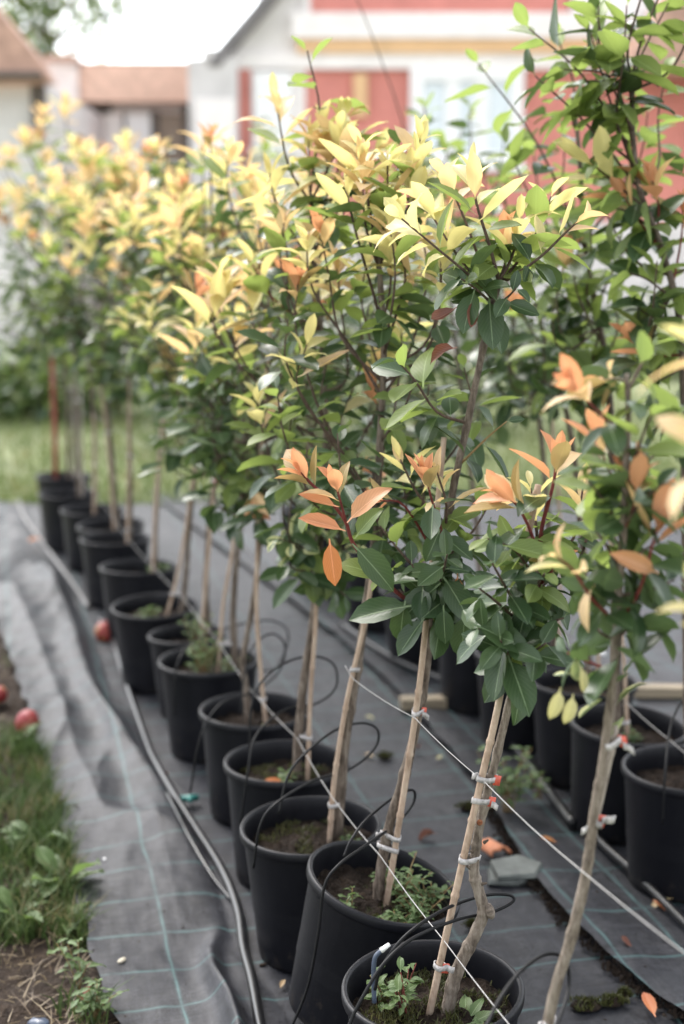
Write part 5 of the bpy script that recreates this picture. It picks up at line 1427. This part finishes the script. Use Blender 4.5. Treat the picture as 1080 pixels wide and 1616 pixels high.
# rendered pier and low wall beside the house
h2 = house((-1.9, 21.6, 0), 'grey rendered gate pier beside the red house', 'pier', 'gate_pier')
rect(306, 92, 374, 560, 21.6, .9, 'shaft', 'plaster_grey', h2)
rect(320, 78, 352, 94, 21.6, .7, 'chimney', 'plaster_grey', h2, .04)
rect(310, 156, 372, 240, 21.6, .1, 'pale_panel', 'plaster_white', h2, .05)
# low outbuilding with pink tiles
YO = 24.0
h3 = house((-4, YO, 0), 'low outbuilding with faded pink tile roof and pale doors', 'outbuilding', 'outbuilding')
rect(120, 158, 312, 560, YO, 5, 'wall', 'brick_pale', h3)
prism([(112, 160), (318, 160), (312, 102), (128, 102)], YO - .5, YO - .2, 'roof', 'roof_pink', h3)
rect(104, 154, 320, 162, YO, .5, 'eave_shade_strip', 'shade_wood', h3, .40)  # dark strip standing in for the shaded gap under the eave
prism([(124, 104), (316, 104), (314, 98), (128, 98)], YO - .45, YO + .2, 'ridge', 'roof_tile', h3)
for (a, b, mt, nm) in ((205, 248, 'frame_white', 'door'), (252, 300, 'weathered_wood', 'barn_door'), (176, 200, 'plaster_white', 'door')):
    d = rect(a, 180, b, 540, YO, .15, nm, mt, h3, .06)
rect(248, 176, 252, 540, YO, .2, 'door_post', 'shade_wood', h3, .10)
rect(150, 166, 176, 260, YO, .1, 'shutter', 'shade_wood', h3, .05)
rect(296, 166, 308, 540, YO, .2, 'door_post', 'shade_wood', h3, .10)
rect(72, 92, 122, 560, YO - .6, .9, 'brick_pier', 'brick_pale', h3)
prism([(66, 96), (126, 96), (116, 86), (76, 86)], YO - .75, YO + .4, 'pier_cap', 'roof_tile', h3)
# barn on the left
YB = 19.0
h4 = house((-6, YB, 0), 'barn with brown tile roof and grey wall at the left', 'barn', 'barn')
rect(-160, 128, 66, 620, YB, 5, 'wall', 'plaster_grey', h4)
prism([(-200, 128), (82, 128), (62, 92), (0, 18), (-60, -60), (-200, -60)], YB - .5, YB - .1, 'roof', 'roof_tile', h4)
rect(-200, 122, 80, 131, YB, .4, 'eave_board', 'shade_wood', h4, .62)
rect(52, 132, 70, 200, YB, .2, 'corner_post', 'shade_wood', h4, .06)
# tall tree behind the roofs
def far_tree(px, py, Y, rx, rz, n, label, seed, cov=.5):
    c = at(px, py, Y); T = Tree(label, 'tree', 'trees behind the roofs', (c.x, Y, -.03), 'background_tree'); rs = random.Random(seed)
    tr = T.stem([Vector((c.x, Y, -.05)), Vector((c.x + .1, Y, c.z * .4)), Vector((c.x - .1, Y, c.z * .8)), Vector((c.x, Y, c.z + rz * .6))], .22, .05, 'bark', 'trunk', 8, 4)
    clumps = []
    for k in range(26):
        while True:
            v = Vector((rs.uniform(-1, 1), rs.uniform(-1, 1), rs.uniform(-1, 1)))
            if .2 < v.length < 1: break
        q = Vector((c.x + v.x * rx, Y + v.y * rx, c.z + v.z * rz)); clumps.append(q)
        a = min(tr, key=lambda w: abs(w.z - (q.z - .6)))
        T.stem([a, a.lerp(q, .5) + Vector((0, 0, .15)), q], .05, .015, 'bark', 'branch', 5, 3)
    for k in range(n):
        q = rs.choice(clumps); off = Vector((rs.gauss(0, .34), rs.gauss(0, .34), rs.gauss(0, .26)))
        T.leaf(rs.choice(['dark', 'dark', 'green']), q + off, off + rvec() * .3, Vector((0, 0, 1)) + rvec() * .6, rs.uniform(.14, .26))
    T.finish(30)
far_tree(80, 20, 33, 1.9, 1.7, 2600, 'leafy tree rising behind the left roofs', 5)
far_tree(-40, 60, 35, 1.9, 1.7, 1500, 'second tree behind the barn roof', 6)
# far hedge that closes the lawn on the right behind the trees
for k, (px, Y) in enumerate(((860, 16.5), (960, 16.8), (1060, 16.5))):
    p = at(px, 600, Y); p.z = -.03
    leafy(p, .6, .32, 200, .2, f'low green bush, {ORD[k]} from the left in the garden at right', 'bush', ['weed', 'green', 'weed'], 'garden_bush', 'bushes in the garden at right', 90 + k, cap=30)
